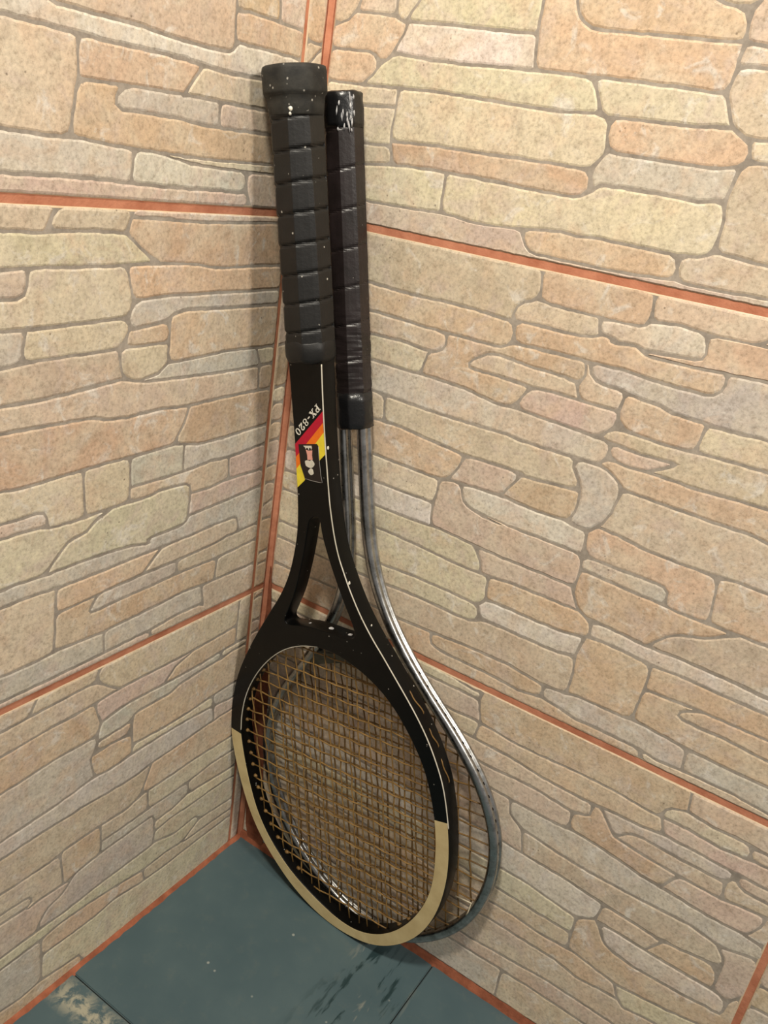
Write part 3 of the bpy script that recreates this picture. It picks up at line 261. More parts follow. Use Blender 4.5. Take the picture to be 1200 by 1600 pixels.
('right', [(2.6, 283.8), (443.7, 283.8), (443.7, 583.7), (2.6, 583.7)], """w1404,4066 1376,4074 1130,4072 855,4072 608,4079 362,4075 110,4071 70,4070 41,4059 32,4028 32,3939 42,3908 72,3898 335,3898 592,3895 849,3897 1120,3895 1378,3900 1411,3902 1422,3914 1411,3995 1411,4037|o2623,5013 2676,4999 2933,4989 3020,4995 3052,5008 3065,5040 3077,5158 3060,5169 2878,5175 2797,5197 2667,5206 2623,5214 2591,5213 2576,5189 2564,5103 2580,5053|.3258,5692 3279,5685 3531,5685 3785,5687 4040,5692 4304,5690 4391,5688 4421,5693 4421,5703 4390,5709 4121,5708 3863,5707 3605,5708 3347,5716 3305,5718 3270,5709|g3154,4067 3125,4092 3078,4100 2800,4097 2657,4101 2612,4096 2587,4071 2586,4039 2599,4019 2868,4000 3115,3986 3145,3994 3158,4027|y1669,3697 1842,3696 1870,3706 1875,3738 1861,3782 1804,3865 1786,3878 1514,3899 1252,3884 979,3886 721,3884 464,3884 204,3886 72,3885 42,3877 32,3848 32,3769 41,3741 68,3732 309,3733 576,3727 845,3726 1112,3726 1373,3717 1416,3714|y1417,4256 1388,4264 1136,4269 892,4275 624,4278 354,4282 75,4277 43,4267 32,4239 32,4118 41,4090 70,4082 320,4087 567,4091 814,4086 1083,4084 1336,4086 1376,4087 1406,4101 1419,4139 1424,4226|w2326,5552 2340,5538 2426,5528 2446,5517 2561,5521 2610,5507 2869,5521 2912,5524 2946,5536 2959,5567 2951,5615 2928,5656 2890,5676 2787,5684 2645,5673 2609,5660 2578,5639 2540,5627 2352,5623 2318,5614 2316,5584|b3458,3862 3324,3826 3281,3805 3240,3776 3176,3702 3169,3676 3202,3670 3474,3673 3720,3663 3960,3648 4232,3655 4395,3647 4422,3654 4431,3681 4431,3926 4422,3953 4393,3962 4139,3965 3893,3965 3648,3967 3589,3939|w2772,3566 2945,3569 3223,3550 3466,3557 3744,3547 3990,3545 4250,3555 4388,3551 4421,3561 4431,3591 4422,3623 4394,3635 4142,3641 3914,3635 3636,3654 3390,3664 3130,3655 2882,3673 2796,3674 2765,3661 2760,3622 2764,3581|o2747,3547 2712,3392 2730,3255 2724,3086 2746,3085 2788,3096 3018,3097 3122,3098 3167,3116 3184,3153 3201,3417 3198,3500 3179,3530 3133,3543 2898,3559|b3622,4991 3352,4993 3116,4989 2892,4977 2623,4988 2569,4981 2521,4953 2503,4921 2523,4906 2760,4888 2961,4896 2990,4887 2970,4864 2887,4813 2871,4797 2893,4792 3138,4783 3372,4793 3638,4796 3886,4793 4135,4789 4392,4793 4421,4803 4431,4832 4431,4954 4422,4983 4395,4993 4152,4996 3887,4989|o4422,3392 4431,3420 4431,3501 4421,3529 4388,3539 4120,3538 3866,3533 3600,3540 3341,3547 3225,3537 3211,3528 3214,3385 3220,3371 3243,3366 3490,3379 3753,3379 3999,3379 4273,3382 4395,3383|.4422,3360 4395,3370 4137,3368 3901,3370 3651,3369 3610,3370 3581,3365 3501,3327 3467,3303 3463,3281 3493,3269 3635,3263 3737,3266 3992,3245 4254,3243 4389,3239 4421,3249 4431,3281 4431,3327|o2355,3517 2563,3521 2722,3548 2742,3565 2750,3583 2747,3621 2734,3657 2707,3678 2648,3707 2398,3709 2123,3706 2001,3694 1973,3682 1964,3653 1980,3536 1991,3523 2118,3523|o1490,4967 1744,4932 1802,4934 1850,4949 1881,4980 1928,5057 1933,5083 1908,5093 1641,5102 1536,5100 1490,5109 1480,5140 1512,5179 1601,5233 1645,5250 1690,5252 1924,5233 2163,5227 2247,5218 2273,5235 2286,5267 2284,5304 2275,5333 2259,5342 2011,5340 1824,5341 1774,5336 1694,5296 1644,5291 1375,5291 1301,5290 1289,5281 1291,5211 1270,5173 1226,5147 1185,5133 1164,5111 1143,5017 1144,4985 1170,4975 1253,4977|.2576,5821 2549,5831 2269,5831 2029,5831 1910,5831 1883,5823 1877,5796 1888,5704 1898,5665 1932,5647 2194,5636 2452,5633 2537,5639 2571,5649 2590,5683 2592,5737 2587,5789|.4422,5822 4395,5831 4116,5831 3875,5831 3634,5831 3393,5831 3152,5831 2912,5831 2632,5831 2605,5822 2599,5790 2604,5739 2615,5697 2644,5685 2786,5696 2962,5677 3189,5682 3227,5693 3263,5718 3304,5730 3562,5722 3820,5719 4078,5720 4347,5721 4390,5721 4421,5730 4431,5757 4431,5795|o3519,4293 3467,4289 3432,4272 3428,4231 3451,4016 3463,3989 3493,3981 3766,3979 4016,3977 4266,3976 4393,3975 4422,3983 4431,4012 4431,4259 4421,4287 4392,4296 4131,4296 3878,4291 3752,4288|p2588,4816 2630,4796 2683,4787 2785,4790 2833,4800 2950,4869 2947,4881 2711,4878 2615,4885 2581,4878 2572,4849|o2575,4780 2539,4755 2544,4738 2589,4725 2641,4700 2713,4641 2749,4631 2986,4625 3235,4619 3473,4618 3521,4615 3618,4596 3885,4583 4151,4583 4386,4587 4420,4597 4431,4625 4431,4746 4421,4773 4392,4781 4135,4776 3886,4780 3637,4783 3373,4781 3138,4770 2887,4780 2682,4774 2627,4784|o2583,3872 2586,3831 2605,3785 2628,3746 2649,3725 2713,3692 2969,3681 3123,3669 3140,3678 3232,3785 3274,3815 3320,3838 3453,3874 3570,3948 3568,3963 3329,3963 3074,3977 2827,3989 2625,4000 2598,3991 2589,3958|.2268,3868 1998,3867 1869,3874 1841,3865 1847,3834 1872,3787 1892,3707 1910,3698 2167,3720 2445,3719 2619,3717 2629,3721 2594,3779 2558,3856 2524,3863|.2524,3875 2561,3886 2574,3915 2577,4002 2574,4035 2563,4068 2542,4095 2506,4104 2252,4109 2120,4107 1854,4127 1967,4107 1960,4102 1816,4112 1721,4129 1680,4145 1647,4170 1625,4208 1610,4250 1586,4279 1544,4286 1491,4279 1451,4260 1436,4226 1423,3995 1429,3951 1444,3920 1474,3912 1720,3896 1999,3880 2268,3880|o671,4542 431,4545 188,4543 68,4542 41,4532 32,4502 32,4327 43,4298 75,4289 354,4294 624,4290 892,4287 1137,4281 1390,4277 1435,4281 1477,4298 1508,4328 1551,4403 1567,4449 1568,4487 1541,4502 1274,4523 1042,4544 945,4543|.846,4733 801,4743 542,4737 286,4734 71,4738 41,4728 32,4694 32,4598 41,4565 68,4554 310,4557 551,4556 792,4552 836,4552 873,4561 884,4588 867,4705|.3536,5500 3779,5498 4022,5502 4270,5503 4394,5501 4422,5511 4431,5543 4431,5632 4421,5665 4391,5675 4126,5681 3871,5676 3616,5673 3361,5673 3100,5671 3001,5667 2966,5653 2964,5616 2971,5565 2954,5527 2915,5512 2652,5492 2642,5483 2886,5482 3156,5494 3290,5502|.1800,5495 1955,5503 2128,5494 2275,5511 2305,5523 2315,5533 2293,5613 2279,5624 2020,5627 1893,5640 1869,5639 1793,5608 1752,5574 1737,5529 1756,5498|o1802,5483 1770,5461 1768,5413 1786,5369 1826,5354 2061,5360 2312,5357 2527,5365 2781,5345 3020,5344 3066,5354 3100,5385 3111,5426 3109,5460 3091,5477 2840,5467 2667,5466 2626,5474 2558,5509 2429,5498 2399,5502 2394,5516 2372,5524 2337,5523 2280,5500 2128,5482 1854,5488|b2352,4707 2327,4725 2063,4724 1966,4725 1861,4736 1585,4730 1334,4728 1089,4732 915,4739 885,4732 879,4706 896,4590 911,4563 946,4555 1042,4556 1319,4533 1589,4511 1867,4522 2032,4517 2056,4506 2312,4525 2371,4530 2416,4549 2417,4589 2387,4626 2363,4665|g2512,4744 2528,4761 2551,4802 2559,4848 2547,4880 2518,4894 2280,4908 2004,4919 1844,4926 1744,4919 1489,4955 1211,4964 963,4961 698,4964 434,4971 186,4973 68,4973 41,4962 32,4930 32,4793 42,4761 71,4750 329,4745 584,4750 861,4753 1130,4743 1375,4740 1631,4745 1862,4748 2016,4735 2287,4739|b1837,3085 2088,3095 2265,3095 2513,3065 2648,3067 2690,3080 2712,3116 2718,3255 2714,3307 2696,3351 2664,3360 2581,3342 2348,3343 2111,3343 2018,3343 1976,3333 1935,3309 1881,3292 1778,3286 1524,3296 1255,3290 1000,3279 758,3272 515,3278 272,3284 68,3287 41,3279 32,3251 32,3092 42,3064 71,3055 330,3056 584,3069 838,3070 1092,3065 1344,3060 1580,3071|o1620,3049 1614,3015 1629,2979 1663,2962 1796,2949 2045,2950 2208,2946 2371,2930 2504,2955 2535,2972 2543,3008 2535,3040 2511,3052 2264,3083 2001,3082 1748,3068 1652,3062|o2405,4314 2427,4339 2442,4379 2448,4430 2444,4512 2423,4520 2174,4500 2053,4494 2028,4486 1940,4344 1935,4322 1962,4315 2173,4300 2372,4305|p2108,5101 2010,5094 1969,5082 1940,5052 1916,5013 1902,4973 1918,4944 1958,4933 2235,4922 2428,4914 2471,4925 2512,4961 2548,5004 2557,5050 2550,5086 2532,5097 2340,5094|b2279,5117 2253,5182 2237,5199 2162,5215 1924,5221 1689,5240 1648,5238 1606,5222 1520,5171 1491,5139 1497,5118 1537,5113 1778,5113 1970,5103 2152,5113 2269,5108|.2304,5118 2341,5107 2531,5109 2549,5120 2564,5191 2553,5219 2512,5229 2417,5231 2367,5242 2324,5281 2302,5327 2293,5334 2298,5265 2271,5192 2280,5151|o3292,2892 3255,2908 2978,2909 2835,2904 2598,2944 2553,2948 2371,2918 2126,2938 1880,2937 1753,2938 1659,2950 1620,2970 1602,3011 1595,3048 1579,3058 1303,3046 1049,3054 796,3058 542,3054 288,3042 71,3043 42,3034 32,3006 32,2882 41,2853 68,2844 348,2844 589,2844 830,2844 1071,2844 1313,2844 1554,2844 1795,2844 2036,2844 2278,2844 2519,2844 2760,2844 3001,2844 3281,2844 3303,2860|g3422,2896 3570,2905 3579,2915 3572,3025 3561,3055 3531,3068 3275,3093 3182,3093 3068,3083 2834,3088 2790,3084 2700,3060 2600,3053 2565,3041 2556,3008 2568,2973 2601,2956 2836,2917 3071,2925 3257,2921|.3323,2888 3333,2859 3366,2844 3612,2844 3859,2844 4107,2844 4354,2844 4394,2844 4422,2850 4422,2861 4395,2867 4153,2874 3943,2899 3668,2898 3421,2884 3343,2898|p1858,4314 1900,4323 1929,4350 1997,4462 1997,4493 1962,4507 1682,4502 1636,4499 1600,4485 1579,4446 1562,4398 1519,4323 1516,4302 1547,4298 1587,4301|w1624,4282 1622,4254 1637,4214 1656,4179 1686,4156 1724,4141 1987,4118 2252,4122 2506,4116 2538,4116 2554,4127 2562,4161 2558,4246 2539,4271 2373,4292 2132,4288 1958,4302 1708,4296 1658,4293|b41,5510 69,5502 319,5511 565,5508 820,5497 1082,5497 1333,5503 1579,5493 1700,5484 1722,5493 1725,5530 1742,5580 1786,5619 1833,5640 1864,5663 1876,5703 1865,5795 1853,5823 1826,5831 1548,5831 1307,5831 1067,5831 827,5831 587,5831 346,5831 68,5831 41,5822 32,5793 32,5539|o41,5479 32,5448 32,5360 42,5328 73,5317 338,5305 596,5315 857,5313 1122,5302 1375,5304 1644,5303 1690,5308 1727,5327 1752,5361 1756,5411 1735,5455 1700,5472 1456,5488 1209,5490 953,5482 689,5489 442,5497 194,5495 70,5490|g2639,4371 2659,4411 2676,4459 2693,4565 2692,4618 2672,4659 2634,4690 2583,4714 2533,4727 2417,4726 2384,4708 2375,4670 2428,4594 2450,4538 2459,4484 2460,4430 2454,4376 2439,4335 2443,4306 2490,4293 2547,4293 2581,4307|.2637,4344 2643,4339 2812,4324 2963,4300 3233,4289 3465,4301 3709,4301 3962,4305 4218,4308 4392,4308 4421,4316 4431,4343 4431,4541 4420,4567 4386,4575 4106,4570 3840,4572 3616,4584 3519,4603 3283,4606 3036,4610 2793,4619 2750,4619 2719,4604 2705,4562 2688,4456 2651,4366|o2613,4318 2572,4275 2575,4205 2586,4160 2614,4126 2658,4114 2929,4113 3079,4112 3131,4103 3165,4073 3175,3992 3201,3980 3384,3977 3427,3988 3439,4016 3425,4179 3416,4229 3398,4268 3366,4280 3089,4283 2917,4292 2763,4317 2638,4327|.3970,5173 3722,5175 3474,5175 3212,5162 3130,5165 3101,5157 3088,5126 3078,5039 3085,5009 3117,5001 3352,5006 3622,5003 3887,5002 4152,5008 4395,5005 4422,5014 4431,5043 4431,5128 4422,5158 4392,5168 4221,5169|g4392,5180 4422,5189 4431,5215 4431,5453 4422,5480 4394,5489 4145,5492 3901,5488 3657,5486 3414,5490 3158,5482 3129,5478 3121,5461 3123,5426 3111,5379 3072,5343 3021,5331 2781,5332 2526,5352 2353,5347 2327,5330 2334,5288 2372,5253 2418,5243 2514,5242 2713,5215 2799,5209 2880,5188 3129,5178 3346,5177 3598,5187 3846,5187 4095,5183 4136,5182|y1892,3437 1649,3448 1406,3452 1155,3436 897,3429 638,3427 380,3433 115,3433 72,3433 42,3422 32,3389 32,3343 41,3310 69,3299 313,3295 556,3289 798,3285 1040,3293 1301,3306 1567,3308 1825,3299 1878,3304 1923,3324 1938,3369 1923,3416|y1896,3455 1935,3475 1961,3507 1967,3535 1954,3611 1952,3652 1938,3679 1908,3685 1668,3684 1415,3702 1155,3712 889,3714 621,3714 352,3720 107,3720 68,3720 41,3711 32,3683 32,3481 42,3454 72,3445 337,3446 596,3441 854,3440 1111,3446 1364,3464 1608,3461 1854,3453|w1930,3446 1955,3383 1977,3359 2253,3355 2488,3353 2579,3354 2689,3380 2699,3393 2719,3502 2716,3525 2690,3528 2564,3508 2309,3505 2069,3510 2021,3510 1980,3496|b926,5165 1187,5149 1222,5159 1261,5181 1279,5214 1279,5253 1263,5281 1221,5289 944,5298 683,5304 424,5296 160,5299 72,5304 42,5297 32,5269 32,5185 41,5156 70,5146 319,5143 566,5151 648,5154|y484,5136 236,5131 69,5134 41,5126 32,5099 32,5021 41,4994 68,4985 347,4986 610,4979 875,4974 1084,4974 1114,4985 1130,5019 1153,5119 1162,5138 926,5153 737,5145|.4378,3072 4418,3082 4431,3109 4431,3189 4421,3217 4388,3227 4127,3229 3890,3242 3737,3254 3585,3250 3488,3257 3452,3274 3456,3308 3494,3338 3528,3357 3527,3366 3288,3354 3242,3354 3216,3341 3205,3297 3197,3153 3204,3120 3234,3108 3491,3085 3617,3076 3847,3071 4095,3070 4277,3071|g4141,3058 3898,3056 3619,3063 3592,3054 3585,3026 3590,2946 3600,2918 3629,2909 3894,2912 4154,2886 4395,2879 4422,2889 4431,2922 4431,3017 4418,3050 4378,3060"""),
('left', [(22.4, 588.3), (469.4, 588.3), (473.3, 886), (26.3, 886)], """o866,7423 832,7430 572,7420 544,7410 532,7379 511,7116 499,7037 504,7010 534,7002 774,7002 829,6996 869,7003 882,7034 879,7277 877,7397|.3755,7745 3771,7776 3788,7861 3786,7891 3759,7900 3508,7900 3331,7900 3288,7891 3278,7860 3306,7733 3318,7720 3556,7728 3724,7734|.3769,7724 3514,7714 3239,7704 2984,7710 2863,7713 2837,7705 2833,7676 2865,7459 2878,7429 2907,7420 3147,7421 3394,7420 3644,7417 3767,7416 3795,7424 3805,7451 3816,7690 3805,7717|.978,8193 999,8183 1247,8183 1502,8183 1543,8183 1574,8193 1588,8225 1621,8435 1606,8444 1366,8439 1119,8433 991,8431 952,8422 941,8394 968,8222|.248,7005 265,6997 462,7002 479,7011 510,7249 520,7379 514,7409 487,7417 287,7409 259,7399 250,7370 247,7116|.3607,8162 3351,8163 3322,8163 3315,8152 3339,7951 3352,7922 3382,7913 3635,7913 3893,7912 4147,7918 4187,7919 4215,7929 4226,7959 4233,8127 4226,8156 4198,8164 3945,8160 3862,8161|.3837,8183 3864,8173 4114,8175 4286,8179 4315,8189 4320,8219 4291,8395 4273,8426 4235,8435 3989,8430 3868,8434 3840,8425 3831,8394 3828,8214|.4706,7945 4715,7974 4718,8139 4709,8168 4679,8176 4421,8170 4289,8167 4257,8157 4246,8127 4238,7959 4245,7930 4272,7922 4516,7930 4679,7935|.4712,8437 4683,8446 4421,8439 4336,8437 4308,8427 4304,8397 4332,8221 4347,8190 4379,8181 4638,8187 4679,8188 4709,8199 4719,8230 4721,8406|.243,6095 233,6064 231,5930 240,5899 269,5889 527,5889 598,5890 615,5900 635,5928 660,5992 669,6035 664,6080 628,6096 356,6102 272,6104|.1363,7749 1391,7739 1649,7732 1923,7731 2177,7733 2259,7734 2285,7744 2286,7776 2265,7870 2248,7906 2216,7917 1962,7912 1697,7909 1454,7915 1415,7916 1386,7905 1372,7872 1359,7781|.4185,7741 4432,7737 4676,7733 4704,7742 4713,7769 4714,7888 4706,7915 4679,7923 4435,7915 4189,7907 3938,7900 3850,7900 3817,7890 3800,7860 3783,7775 3789,7746 3825,7738 3928,7742|.3878,7728 3842,7718 3829,7690 3818,7451 3825,7423 3853,7415 4099,7414 4345,7415 4591,7416 4672,7416 4700,7426 4709,7457 4712,7680 4703,7711 4676,7721 4431,7725 4185,7728 4021,7731|.2577,8160 2610,8161 2621,8173 2636,8424 2638,8457 2628,8469 2369,8467 2119,8459 1869,8451 1691,8446 1650,8435 1632,8403 1601,8223 1606,8193 1640,8183 1909,8177 2158,8169 2406,8160 2485,8158 2526,8175|.1838,7423 1870,7412 2136,7414 2394,7415 2651,7417 2820,7419 2848,7428 2852,7458 2821,7674 2806,7705 2774,7715 2525,7722 2261,7721 2008,7719 1841,7718 1813,7708 1807,7678 1826,7456|.1776,7411 1806,7422 1814,7455 1794,7677 1778,7707 1738,7717 1475,7724 1211,7731 936,7738 886,7739 830,7726 782,7741 709,7742 700,7731 735,7479 750,7449 785,7441 1025,7447 1274,7434 1524,7422|.969,6143 714,6148 451,6154 274,6156 244,6146 243,6127 272,6116 528,6109 783,6110 1052,6116 1319,6135 1355,6141 1358,6145 1233,6141|.489,6476 277,6473 247,6463 238,6432 237,6390 246,6360 276,6351 542,6352 804,6343 925,6342 952,6352 961,6385 962,6430 953,6463 923,6474 746,6474|.924,6486 1174,6486 1217,6486 1239,6495 1225,6522 1128,6638 1099,6642 892,6636 657,6648 411,6653 280,6655 250,6646 240,6615 239,6526 248,6495 277,6486 531,6489 659,6487|w1590,5980 1617,5988 1625,6017 1618,6105 1605,6138 1575,6150 1453,6149 1184,6108 921,6100 737,6097 700,6080 682,6034 694,5992 736,5979 992,5978 1258,5977 1434,5979|.270,8139 260,8111 258,7952 266,7925 293,7917 533,7925 725,7931 737,7940 770,8129 766,8155 739,8163 480,8154 301,8149|.474,8430 443,8439 306,8441 274,8432 263,8404 261,8197 270,8169 301,8161 434,8165 465,8175 476,8203 483,8402|.506,8429 496,8402 489,8203 497,8176 526,8168 784,8177 921,8181 951,8191 956,8221 924,8422 911,8432 658,8436 534,8438|o1988,6434 1948,6451 1760,6459 1742,6448 1760,6410 1762,6364 1715,6340 1472,6342 1268,6343 1136,6329 885,6330 635,6335 363,6340 276,6338 246,6328 236,6297 235,6209 244,6178 274,6168 546,6164 799,6159 1056,6154 1324,6158 1577,6162 1788,6168 1992,6183 2026,6198 2033,6240 2009,6391|.1075,7937 1331,7930 1576,7924 1729,7921 1743,7930 1772,8131 1767,8160 1737,8170 1459,8171 1205,8171 964,8170 831,8166 798,8156 782,8127 754,7967 758,7940 783,7932 822,7934|.879,7922 868,7909 847,7790 853,7761 887,7751 1122,7746 1300,7741 1332,7750 1346,7782 1360,7873 1356,7907 1329,7918 1074,7924|o864,6835 876,6870 881,6959 868,6977 773,6989 494,6990 265,6984 248,6974 243,6866 252,6839 279,6830 535,6832 795,6827 835,6825|.2472,7944 2505,8107 2505,8136 2485,8146 2240,8154 1992,8162 1827,8168 1798,8159 1785,8130 1761,7959 1766,7930 1793,7922 2047,7926 2302,7931 2459,7934|.2486,7944 2496,7934 2736,7927 2985,7920 3228,7913 3258,7921 3280,7917 3314,7922 3327,7950 3302,8151 3285,8164 3034,8161 2790,8154 2539,8147 2524,8136|.2470,7906 2426,7921 2303,7919 2278,7907 2277,7872 2298,7778 2316,7745 2350,7734 2608,7732 2773,7728 2817,7739 2863,7725 3108,7719 3280,7718 3294,7731 3265,7858 3253,7890 3229,7901 2985,7908 2735,7915 2495,7922|g1641,6465 1370,6470 1290,6474 1275,6465 1220,6474 997,6474 978,6463 974,6352 984,6342 1178,6343 1309,6356 1561,6352 1710,6351 1750,6369 1746,6409 1700,6449|o1850,6467 1982,6463 1994,6475 2001,6558 2000,6606 1986,6640 1951,6650 1700,6651 1436,6655 1194,6649 1160,6642 1163,6618 1274,6487 1548,6478 1591,6478|b1648,6774 1912,6770 2126,6771 2167,6780 2180,6807 2177,7087 2174,7366 2164,7393 2134,7401 1868,7400 1606,7405 1357,7418 1107,7430 934,7434 900,7425 889,7397 893,7157 891,6919 885,6817 893,6779 924,6764 1180,6755 1405,6761|w1261,6744 1013,6745 920,6752 883,6769 862,6798 834,6813 581,6820 319,6818 279,6818 251,6809 242,6782 241,6704 251,6677 281,6667 545,6663 802,6653 1060,6653 1293,6668 1573,6665 1802,6660 2049,6664 2316,6666 2574,6667 2838,6664 3103,6669 3360,6671 3441,6671 3470,6680 3479,6708 3482,6956 3485,7205 3487,7370 3478,7398 3448,7407 3187,7409 2946,7407 2694,7405 2437,7403 2224,7402 2196,7393 2187,7366 2190,7087 2192,6846 2192,6805 2176,6771 2129,6758 1859,6759 1596,6760 1503,6754|.3502,6680 3536,6672 3810,6664 4074,6655 4339,6654 4612,6661 4657,6662 4688,6672 4699,6701 4702,6950 4705,7201 4708,7367 4699,7395 4672,7404 4427,7403 4181,7402 3934,7401 3674,7404 3541,7406 3510,7397 3500,7370 3497,7122 3493,6873 3491,6708|.264,7773 291,7761 531,7757 784,7753 819,7762 835,7792 855,7910 849,7921 783,7920 736,7904 694,7917 453,7910 293,7905 265,7892 256,7857 256,7808|.263,7740 254,7711 251,7458 259,7430 287,7422 530,7431 692,7437 718,7448 723,7478 688,7730 678,7742 410,7746 291,7748|.3321,8447 3289,8457 3028,8462 2771,8467 2660,8468 2651,8456 2635,8205 2634,8173 2641,8162 2912,8170 3156,8177 3284,8178 3300,8191 3328,8420|.3340,8467 3376,8474 3388,8501 3391,8780 3392,8818 3384,8845 3357,8854 3077,8854 2836,8854 2595,8854 2353,8854 2112,8854 1871,8854 1630,8854 1389,8854 1147,8854 906,8854 665,8854 424,8854 305,8854 278,8845 269,8817 266,8571 265,8491 274,8463 306,8453 575,8449 834,8446 877,8445 924,8461 991,8444 1243,8449 1489,8454 1741,8460 1994,8468 2244,8476 2496,8483 2772,8479 3028,8475 3291,8469|.3409,8473 3438,8463 3696,8453 3949,8443 4092,8444 4128,8454 4140,8483 4143,8734 4144,8816 4136,8845 4108,8854 3858,8854 3608,8854 3442,8854 3414,8845 3404,8818 3401,8539 3400,8501|.4161,8455 4190,8446 4233,8447 4286,8463 4335,8450 4596,8456 4683,8458 4712,8467 4722,8495 4725,8738 4726,8818 4718,8845 4690,8854 4442,8854 4194,8854 4166,8845 4157,8816 4154,8565 4152,8483|.3354,8446 3341,8419 3313,8190 3321,8177 3564,8175 3777,8174 3806,8183 3816,8215 3818,8395 3810,8426 3780,8437 3519,8448 3386,8453|p2633,5969 2369,5969 2113,5976 1837,5975 1591,5967 1347,5965 1079,5966 825,5967 692,5966 668,5954 656,5924 662,5897 694,5889 935,5889 1176,5889 1417,5889 1658,5889 1899,5889 2140,5889 2381,5889 2623,5889 2864,5889 3105,5889 3346,5889 3587,5889 3827,5889 3854,5899 3863,5927 3853,5955 3821,5962 3549,5957 3288,5969 3026,5972 2895,5973|.3883,5899 3911,5889 4157,5889 4405,5889 4652,5889 4680,5899 4689,5928 4679,5957 4649,5967 4379,5969 4117,5972 3911,5967 3884,5956 3875,5927|g3417,6175 3154,6178 2892,6171 2629,6170 2367,6167 2155,6163 1993,6171 1744,6153 1662,6150 1635,6139 1631,6106 1638,6017 1645,5988 1670,5979 1939,5990 2195,5987 2459,5979 2721,5983 2983,5985 3245,5983 3507,5971 3758,5971 3877,5978 3904,5988 3913,6016 3915,6137 3907,6164 3879,6172 3677,6170|.3938,5990 3976,5983 4248,5983 4514,5980 4649,5979 4680,5988 4690,6016 4692,6137 4682,6164 4651,6171 4380,6161 4117,6171 3977,6174 3940,6165 3927,6137 3926,6016|b3633,6651 3622,6659 3368,6659 3103,6656 2838,6652 2573,6654 2316,6654 2050,6652 2019,6641 2012,6606 2007,6474 2040,6295 2046,6240 2062,6197 2104,6179 2367,6180 2629,6182 2891,6183 3154,6190 3416,6188 3589,6183 3618,6191 3628,6218 3631,6461|.3681,6182 3942,6186 4205,6180 4470,6174 4651,6184 4682,6195 4693,6225 4696,6484 4698,6613 4688,6642 4657,6650 4383,6641 4118,6642 3856,6650 3685,6657 3655,6650 3646,6623 3643,6380 3641,6218 3650,6191"""),
('left', [(2.6, 588.3), (19.8, 588.3), (23.7, 886), (2.6, 886)], """.42,6939 40,6931 182,6805 199,6810 204,6845 204,6894 194,6929 163,6941|.32,6994 42,6962 74,6952 163,6953 194,6962 205,6990 208,7232 211,7476 215,7721 218,7965 221,8209 225,8453 228,8697 230,8818 219,8845 183,8854 80,8854 44,8845 33,8818 33,8578 33,8336 33,8094 32,7852 32,7610 32,7368 32,7126|.41,5898 71,5889 154,5889 184,5898 193,5926 197,6172 200,6420 203,6668 204,6749 198,6777 57,6899 38,6909 32,6891 32,6611 32,6368 32,6126 32,5925"""),
